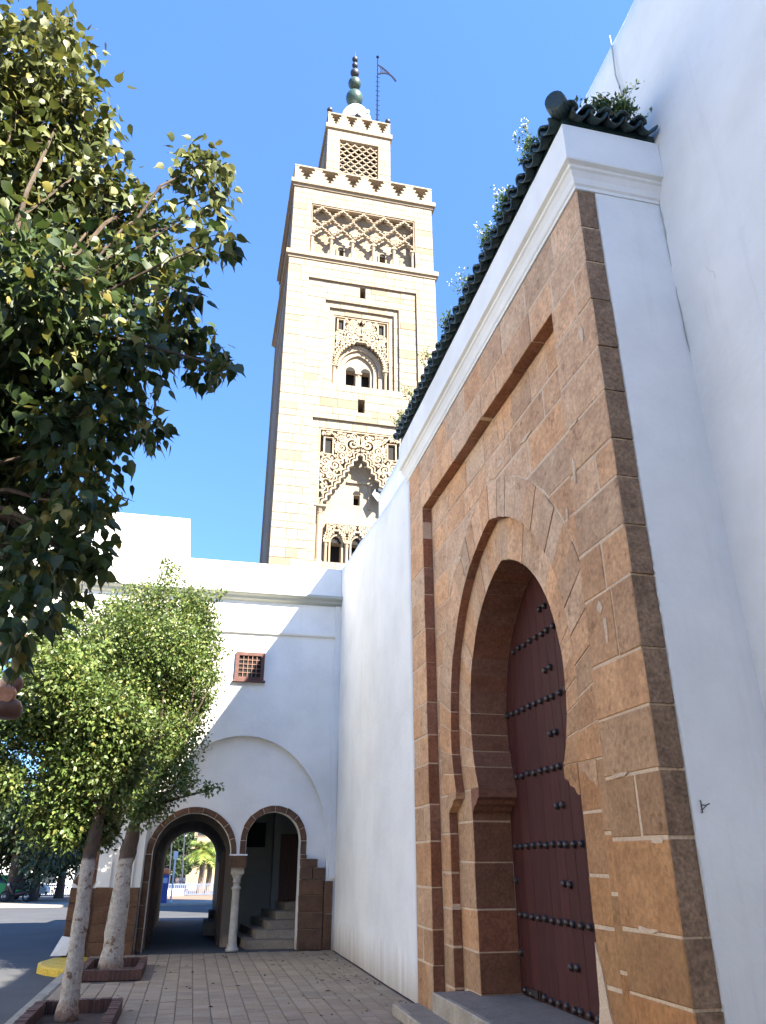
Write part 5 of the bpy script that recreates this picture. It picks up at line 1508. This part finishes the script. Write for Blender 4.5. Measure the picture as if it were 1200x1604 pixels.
def palm(u, y, top_v, lab, seed):
    base, _ = px(u, 1400, y); bz = gz(y) + .05; tp, dist = px(u, top_v, y)
    rr = random.Random(seed)
    t_ = thing('palm_tree', lab, 'palm tree', (base.x, y, bz), 'palms seen through the archway')
    H_ = tp.z - bz - 1.2
    b = MB(); b.tube([(base.x, y, bz - .1), (base.x + .1, y, bz + H_ * .5), (base.x, y, bz + H_)], [.32, .27, .26], 10); b.build('trunk', M['palm_trunk'], t_)
    for k_ in range(34):
        a = 2 * PI * k_ / 17 + rr.uniform(-.2, .2); el = rr.uniform(-.5, 1.2); L_ = rr.uniform(1.7, 2.4)
        m_ = MB(); m_.v, m_.f = [], []
        n_ = 14; prev = None
        for i in range(n_ + 1):
            s_ = i / n_; r_ = L_ * s_; zz = math.sin(el) * r_ - .55 * r_ * r_ / L_
            c_ = Vector((base.x + math.cos(a) * math.cos(el * .6) * r_, y + math.sin(a) * math.cos(el * .6) * r_, bz + H_ + zz))
            if prev is not None:
                for sg in (-1, 1):
                    w = .75 * math.sin(PI * min(1, s_ * .85 + .12))
                    tip = c_ + Vector((-math.sin(a) * w * sg + math.cos(a) * .25, math.cos(a) * w * sg + math.sin(a) * .25, -w * .45 + rr.uniform(-.1, .1)))
                    q = len(m_.v); m_.v += [tuple(prev), tuple(c_), tuple(tip)]; m_.f.append((q, q + 1, q + 2))
            prev = c_
        m_.build('frond', M['leaf_palm'], t_, fix=False)
palm(312, 84, 1308, 'bushy palm with the taller crown seen through the archway', 41)
palm(324, 88, 1318, 'lower palm beside the archway edge with a thick brown trunk', 42)

# ------------------------------------------------------------------ things across the road
def house(name, x0, x1, y0, y1, zt_, lab, m_, wins, colr=(1, 1, 1)):
    zb = gz(y0) - .2
    t_ = thing(name, lab, 'building', ((x0 + x1) / 2, y0, zb))
    MB().box(x0, x1, y0, y1, zb, zt_).build('wall', M[m_], t_, color=colr)
    MB().box(x0 - .15, x1 + .15, y0 - .15, y1 + .15, zt_ - .35, zt_ + .25).build('cornice', M[m_], t_, color=tuple(c * .9 for c in colr))
    for wx, wz, ww, wh in wins:
        fr_ = MB(); fr_.box(wx - .12, wx + ww + .12, y0 - .1, y0 - .005, wz - .12, wz + wh + .12); fr_ = fr_.build('window', M[m_], t_, color=tuple(c * .8 for c in colr))
        MB().box(wx, wx + ww, y0 - .14, y0 - .101, wz, wz + wh).build('pane', M['window_glass'], fr_)
    return t_
p, _ = px(292, 1360, 104); q, _ = px(352, 1360, 104)
hw = [(p.x + 1.0 + 3.3 * i, 1.2 + 3.0 * j, .9, 1.3) for i in range(2) for j in range(3)]
house('beige_building', p.x, q.x + 3, 104, 116, 12.5, 'beige building with small dark windows seen through the archway', 'beige_render', hw)
p, _ = px(222, 1360, 118); q, _ = px(262, 1360, 118)
house('red_building', p.x, q.x, 118, 126, 10, 'reddish building far beyond the archway behind the thin poles', 'beige_render', [(p.x + .8, 2, 1, 1.4), (p.x + 1.9, 5, 1, 1.4)], (.75, .45, .38))
p, _ = px(-80, 1360, 96); q, _ = px(130, 1360, 96)
house('white_house', p.x, q.x, 96, 104, 2.6, 'low white house behind the dark trees across the road', 'white_paint', [(p.x + 3 + 3.2 * i, -.8, 1.4, 1.6) for i in range(5)])
# house row added out of view to bounce sunlight from across the street
ho = thing('bounce_house_row', 'unseen white house row added across the street to bounce light on the gateway', 'building', (-14, 0, -.1))
MB().box(-20, -13.5, -26, 15, -.2, 9.5).build('wall', M['white_clean'], ho)  # wall of the added bounce row, out of view
MB().box(-20.2, -13.2, -26.2, 15.2, 9.5, 9.9).build('cornice', M['white_paint'], ho)
for i in range(9):
    for zz in (1.2, 4.6):
        wf = MB().box(-13.5, -13.42, -24 + i * 4.3, -22.6 + i * 4.3, zz, zz + 1.9).build('window', M['white_paint'], ho)
        MB().box(-13.42, -13.39, -23.9 + i * 4.3, -22.7 + i * 4.3, zz + .1, zz + 1.8).build('pane', M['window_glass'], wf)
# railing
rl = thing('railing', 'long pale blue low railing along the far side of the road', 'railing', (0, 72, gz(72)))
yr = 71.5; zb = gz(yr) + .1
b = MB(); b.box(-24, 8, yr - .05, yr + .05, zb + .78, zb + .88); b.build('top_rail', M['rail_paint'], rl)
b = MB(); b.box(-24, 8, yr - .05, yr + .05, zb + .06, zb + .14); b.build('bottom_rail', M['rail_paint'], rl)
bar = MB().box(-.035, .035, -.03, .03, 0, .68)
bme = bpy.data.meshes.new('baluster'); bme.from_pydata(bar.v, [], bar.f); bme.materials.append(M['rail_paint'])
x = -23.9
while x < 8:
    link('baluster', bme, None, rl, center=(x, yr, zb + .12)); x += .155
b = MB(); b.box(-6.0, -3.55, yr - .25, yr - .10, zb, zb + .68)
p, _ = px(262, 1390, yr); q, _ = px(288, 1390, yr)
tag(MB().box(p.x, q.x, yr - .35, yr - .15, zb - .02, zb + .55).build('white_board', M['white_paint']), 'white board standing before the railing behind the sign pole', 'board', kind='thing')
# blue meter and poles
p, _ = px(254, 1405, 46.5); zb = gz(46.5) + .1
t_ = thing('parking_meter', 'blue parking meter post with orange cap on the far kerb', 'parking meter', (p.x, 46.5, zb))
w_ = .26
MB().box(p.x - w_, p.x + w_, 46.3, 46.7, zb, zb + 1.38).build('body', M['blue_paint'], t_)
MB().box(p.x - .2, p.x + .2, 46.275, 46.3, zb + .95, zb + 1.2).build('screen', M['white_paint'], t_, color=(.5, .6, .8))
b = MB(); b.lathe([(.27, 0), (.3, .06), (.28, .2), (.12, .3)], (p.x, 46.5, zb + 1.381), 8); b.build('cap', M['orange_paint'], t_)
p, _ = px(268, 1405, 47); t_ = thing('sign_pole', 'white pole with narrow bent sign just right of the blue meter', 'sign', (p.x, 47, zb))
q, _ = px(276, 1335, 47)
MB().tube([(p.x, 47, zb), (q.x, 47, q.z)], .05, 8).build('pole', M['white_paint'], t_)
MB().box(q.x - .12, q.x + .12, 46.9, 46.96, q.z - .35, q.z + .05).build('plate', M['white_paint'], t_)
for u0, u1, y_, vt, lab in ((264, 268, 80, 1318, 'tall thin grey lamp pole behind the blue meter'), (285, 287, 78, 1305, 'tall dark pole beside the slim tree beyond the railing')):
    p, _ = px(u0, 1390, y_); q, _ = px(u1, vt, y_); zz = gz(y_)
    t_ = thing('street_pole', lab, 'pole', (p.x, y_, zz))
    MB().tube([(p.x, y_, zz), (q.x, y_, q.z + 2.5)], [.09, .05], 8).build('shaft', M['grey_blue_metal'], t_)
    MB().lathe([(.16, 0), (.16, .2), (.1, .25)], (p.x, y_, zz - .02), 8).build('base', M['concrete'], t_)

# riders on motorbikes
def motorbike(x, y, z, sx, lab, paint):
    t_ = thing('motorbike', lab, 'motorbike', (x, y, z), 'motorbikes on the street')
    def P(a, b, c): return (x + sx * a, y + b, z + c)
    for a in (-.62, .62):
        w = MB(); n = 18
        for i in range(n):
            t0 = 2 * PI * i / n
            for k_ in range(6):
                q = 2 * PI * k_ / 6
                w.v.append(P(a + (.25 + .05 * math.cos(q)) * math.cos(t0), .05 * math.sin(q), .30 + (.25 + .05 * math.cos(q)) * math.sin(t0)))
        for i in range(n):
            for k_ in range(6): w.f.append((i * 6 + k_, ((i + 1) % n) * 6 + k_, ((i + 1) % n) * 6 + (k_ + 1) % 6, i * 6 + (k_ + 1) % 6))
        w = w.build('wheel', M['rubber'], t_, smooth=True)
        h = MB(); h.tube([P(a, -.06, .3), P(a, .06, .3)], .07, 8); h.build('hub', M['white_paint'], w, color=(.5, .5, .5))
    b = MB(); b.tube([P(-.62, 0, .32), P(-.45, 0, .52), P(-.1, 0, .42), P(.2, 0, .40), P(.38, 0, .72), P(.45, 0, .98)], [.05, .13, .16, .12, .10, .04], 8); b.build('body', M[paint], t_, smooth=True)
    b = MB(); b.tube([P(.62, 0, .3), P(.5, 0, .7), P(.44, 0, 1.0)], .035, 6); b.build('fork', M['iron'], t_)
    b = MB(); b.tube([P(.36, -.32, 1.06), P(.46, 0, 1.0), P(.36, .32, 1.06)], .022, 6); b.build('handlebar', M['iron'], t_)
    b = MB(); b.tube([P(-.62, 0, .74), P(-.3, 0, .76), P(.05, 0, .72)], [.10, .14, .09], 8); b.build('seat', M['rubber'], t_, smooth=True)
    b = MB(); b.ball(P(.52, 0, .92), .08, 8); b.build('headlight', M['white_paint'], t_)
    return t_
def rider(x, y, z, sx, lab, top_m, bag=False):
    """Seated figure: one skinned body from pelvis to hands, feet and head."""
    t_ = thing('person', lab, 'person', (x, y, z))
    J = {'pel': (-.22, 0, .86), 'ch': (-.12, 0, 1.22), 'neck': (-.05, 0, 1.40), 'head': (-.01, 0, 1.50), 'crown': (0, 0, 1.66)}
    ed = [('pel', 'ch'), ('ch', 'neck'), ('neck', 'head'), ('head', 'crown')]
    rad = {'pel': .15, 'ch': .165, 'neck': .06, 'head': .095, 'crown': .07}
    for s_, n_ in ((-1, 'l'), (1, 'r')):
        J.update({'sh' + n_: (-.10, .19 * s_, 1.32), 'el' + n_: (.10, .27 * s_, 1.12), 'wr' + n_: (.30, .28 * s_, 1.08), 'hip' + n_: (-.18, .10 * s_, .82), 'kn' + n_: (.20, .16 * s_, .78), 'an' + n_: (.14, .16 * s_, .36), 'toe' + n_: (.28, .17 * s_, .32)})
        ed += [('ch', 'sh' + n_), ('sh' + n_, 'el' + n_), ('el' + n_, 'wr' + n_), ('pel', 'hip' + n_), ('hip' + n_, 'kn' + n_), ('kn' + n_, 'an' + n_), ('an' + n_, 'toe' + n_)]
        rad.update({'sh' + n_: .075, 'el' + n_: .05, 'wr' + n_: .04, 'hip' + n_: .10, 'kn' + n_: .07, 'an' + n_: .05, 'toe' + n_: .04})
    ks = list(J)
    me = bpy.data.meshes.new('body'); me.from_pydata([(x + sx * J[k_][0], y + J[k_][1], z + J[k_][2]) for k_ in ks], [(ks.index(a), ks.index(b)) for a, b in ed], [])
    o = link('body', me, M[top_m], t_)
    sk = o.modifiers.new('skin', 'SKIN'); sv = me.skin_vertices[0].data
    for i, k_ in enumerate(ks): sv[i].radius = (rad[k_], rad[k_])
    sv[0].use_root = True
    ss = o.modifiers.new('smooth', 'SUBSURF'); ss.levels = 2; ss.render_levels = 2
    b = MB(); b.ball((x + sx * 0, y, z + 1.60), .135, 10, 1.05); b.build('helmet', M['cloth_dark'], t_, smooth=True)
    if bag:
        b = MB(); b.tube([(x - sx * .34, y, z + .98), (x - sx * .36, y, z + 1.2), (x - sx * .30, y, z + 1.42)], [.13, .17, .12], 10); b.build('backpack', M['cloth_navy'], t_, smooth=True)
    return t_
p, _ = px(26, 1400, 53.0); zz = gz(53.0) + .1
motorbike(p.x, 53.0, zz, -1, 'dark motorbike under the trees across the road with its rider', 'iron')
rider(p.x, 53.0, zz, -1, 'person in black clothes sitting on the motorbike beneath the dark trees', 'cloth_dark')
p, _ = px(280, 1390, 74.5); zz = gz(74.5)
motorbike(p.x, 74.5, zz, -1, 'motorbike passing behind the pale railing seen through the archway', 'iron')
rider(p.x, 74.5, zz, -1, 'person in navy with backpack riding behind the railing seen through the archway', 'cloth_navy', True)

def car(x, y, z, lab, paint, sx=1, colr=(1, 1, 1)):
    t_ = thing('parked_car', lab, 'car', (x, y, z), 'cars parked across the road')
    side = [(-2.1, .35), (-2.1, .75), (-1.95, .9), (-1.25, .98), (-.75, 1.42), (.65, 1.45), (1.2, .98), (1.95, .86), (2.12, .65), (2.1, .35)]
    b = MB(); b.prism(side, -.82, .82, lambda a, c, d: (x + sx * a, y + d * (1 - .12 * (c > 1.2)), z + c)); b.build('body', M[paint], t_, color=colr)
    for s_ in (-1, 1):
        b = MB(); b.prism([(-1.15, 1.0), (-.72, 1.36), (.6, 1.38), (1.05, 1.0)], s_ * .80, s_ * .835, lambda a, c, d: (x + sx * a, y + d * (1 - .08 * (c > 1.2)), z + c)); b.build('window', M['window_glass'], t_)
        for a in (-1.35, 1.3):
            w = MB(); w.tube([(x + sx * a, y + s_ * .70, z + .31), (x + sx * a, y + s_ * .86, z + .31)], .31, 14); w = w.build('wheel', M['rubber'], t_)
            h = MB(); h.tube([(x + sx * a, y + s_ * .72, z + .31), (x + sx * a, y + s_ * .875, z + .31)], .17, 10); h.build('rim', M['white_paint'], w, color=(.6, .6, .6))
    for s_ in (-1, 1):
        h = MB(); h.box(x + sx * 2.04, x + sx * 2.14, y + s_ * .6 - .15, y + s_ * .6 + .15, z + .58, z + .74); h.build('headlight', M['white_paint'], t_)
    return t_
p, _ = px(22, 1395, 60); car(p.x, 60, gz(60) + .11, 'white parked car behind the motorbike rider between the tree trunks', 'white_paint')
p, _ = px(-14, 1395, 57); car(p.x, 57, gz(57) + .11, 'bright green parked car at the picture edge under the trees', 'green_paint')

# ------------------------------------------------------------------ lamp at the picture edge
LY_ = 6.0
p, dist = px(17, 1073, LY_); k_ = dist / 1189
lt = thing('street_lamp', 'brown copper lamp bracket with two round heads poking in beside the small-leaved trees', 'lamp', (p.x - .75, LY_, 0))
b = MB(); b.tube([(p.x - .75, LY_, -.12), (p.x - .75, LY_, 2.9)], [.06, .045], 10); b.build('post', M['copper_brown'], lt, color=(.7, .7, .7))
q, _ = px(12, 1108, LY_)
b = MB(); b.tube([(p.x - .75, LY_, 2.45), (p.x - .45, LY_, 2.5), (q.x - .12, LY_, q.z + .0)], [.03, .03, .03], 8); b.build('arm', M['copper_brown'], lt, color=(.6, .6, .6))
b = MB(); b.lathe([(.004, .075), (.05, .07), (.10, .045), (.125, .0), (.12, -.05), (.09, -.075), (.02, -.08)], (q.x - .02, LY_, q.z), 20); b.build('hood', M['copper_brown'], lt, smooth=True, color=(.6, .55, .52))
q, _ = px(18, 1071, LY_)
b = MB(); b.ball((q.x, LY_, q.z), 15 * k_, 12); b.build('lamp_head', M['copper_brown'], lt, smooth=True)
q, _ = px(9, 1086, LY_ - .09)
b = MB(); b.tube([(q.x, LY_ - .06, q.z), (q.x, LY_ - .10, q.z - .01), (q.x, LY_ - .115, q.z - .012)], [13 * k_, 13 * k_, 11 * k_], 20); b.build('lamp_face', M['copper_brown'], lt, color=(1.9, 1.7, 1.5))

# ------------------------------------------------------------------ weeds on the tiled roof and leaves on the ground
def weed(x, y, z, n, h, lab, flower=None, seed=0, dirx=-.25, tuft=0):
    t_ = thing('roof_weed', lab, 'plant', (x, y, z), 'weeds growing on the tiled roof')
    rr = random.Random(seed)
    stems, lv, lf, fl_ = MB(), [], [], MB()
    def leaf(p, s_):
        d_ = Vector((rr.gauss(0, 1), rr.gauss(0, 1), rr.gauss(.3, .8))).normalized(); a_ = d_.cross(Vector((rr.gauss(0, 1), rr.gauss(0, 1), rr.gauss(0, 1)))).normalized()
        i = len(lv); lv.extend([tuple(p), tuple(p + d_ * s_ * .5 + a_ * s_ * .22), tuple(p + d_ * s_), tuple(p + d_ * s_ * .5 - a_ * s_ * .22)]); lf.append((i, i + 1, i + 2, i + 3))
    for k_ in range(n):
        a = rr.uniform(0, 2 * PI); L_ = h * .6 * rr.uniform(.5, 1.0)
        b0 = Vector((x + rr.uniform(-1, 1) * (.12 if dirx > -.2 else .06), y + rr.uniform(-1, 1) * (.05 if dirx > -.2 else .08 + .08 * tuft), z))
        e = b0 + Vector((math.cos(a) * .35 * L_ + dirx * L_, math.sin(a) * .4 * L_, L_))
        m_ = b0 + (e - b0) * .5 + Vector((0, 0, .12 * L_))
        stems.tube([b0, m_, e], [.004, .003, .0015], 4)
        for q in range(int(6 + 16 * (1 if tuft else .5))):
            tt = rr.uniform(.05, .95) ** (1.6 if tuft else 1)
            p_ = b0.lerp(m_, tt * 2) if tt < .5 else m_.lerp(e, tt * 2 - 1)
            leaf(p_ + Vector((rr.gauss(0, .02), rr.gauss(0, .02), rr.gauss(0, .015))), rr.uniform(.025, .06))
        if flower:
            for q in range(5):
                c_ = e + Vector((rr.gauss(0, .02), rr.gauss(0, .02), rr.gauss(0, .02)))
                fl_.ball(c_, .007, 4)
    for q in range(tuft * 130 + 25):
        leaf(Vector((x + rr.uniform(-1, 1) * (.2 if dirx > -.2 else .07), y + rr.uniform(-1, 1) * (.05 if dirx > -.2 else .18), z + abs(rr.gauss(0, .06)))), rr.uniform(.03, .075))
    stems.build('stem', M['weed'], t_, fix=False)
    m_ = MB(); m_.v = lv; m_.f = lf; m_.build('foliage', M['weed'], t_, fix=False, kind='stuff')
    if flower: fl_.build('flower', M['petal_' + flower], t_, fix=False, kind='stuff')
weed(3.28, 4.36, 8.06, 5, .30, 'bright green weed cushion on the short tile row by the white wall', None, 1, -.05, 3)
weed(3.42, 4.33, 8.02, 3, .62, 'tall yellow-flowered weed leaning over the short tile row', 'yellow', 2, .12)
weed(3.05, 4.36, 8.02, 4, .25, 'sprig of fine dry weed between cushion and corner tile', None, 12, 0)
weed(2.66, 4.95, 8.0, 6, .42, 'first weed along the eave after the corner tile, with white flower heads', 'white', 3, -.35, 1)
weed(2.66, 5.65, 8.0, 6, .50, 'thickest weed on the eave, dark green with white flowers', 'white', 4, -.35, 2)
weed(2.66, 6.15, 8.0, 5, .42, 'leafy weed on the eave next below the thickest one', 'white', 5, -.3, 1)
weed(2.66, 7.0, 8.0, 4, .42, 'sparse weed with a single pale flower midway along the eave', 'white', 6, -.4)
weed(2.66, 7.7, 8.0, 5, .35, 'small dark weed past the middle of the eave', None, 7, -.3, 1)
weed(2.66, 8.6, 8.0, 5, .45, 'wiry weed on the eave against the edge of the minaret', None, 8, -.5)
weed(2.66, 9.5, 8.0, 6, .55, 'dry twiggy weed on the far eave before the minaret carving', None, 9, -.6)
weed(2.66, 10.2, 8.0, 5, .35, 'last weed at the far end of the eave above the white wall', None, 10, -.3, 1)

rr = random.Random(77)
dl = MB()
for _ in range(150):
    y = rr.uniform(8.6, 16.3); x = rr.uniform(-1.4, 2.75) if rr.random() < .35 else 2.75 - abs(rr.gauss(0, .55))
    if y < 9.9 and x > 2.3: continue
    s_ = rr.uniform(.02, .05); a = rr.uniform(0, 2 * PI); c_, n_ = math.cos(a), math.sin(a)
    z0 = .006
    dl.add([(x, y, z0), (x + s_ * c_ - s_ * .4 * n_, y + s_ * n_ + s_ * .4 * c_, z0 + rr.uniform(0, .018)), (x + 2 * s_ * c_, y + 2 * s_ * n_, z0 + .004), (x + s_ * c_ + s_ * .4 * n_, y + s_ * n_ - s_ * .4 * c_, z0 + rr.uniform(0, .018))], [(0, 1, 2, 3)])
tag(dl.build('fallen_leaves', M['dead_leaf'], fix=False), 'scattered dry brown leaves lying on the pavement along the wall', 'leaves', kind='stuff')
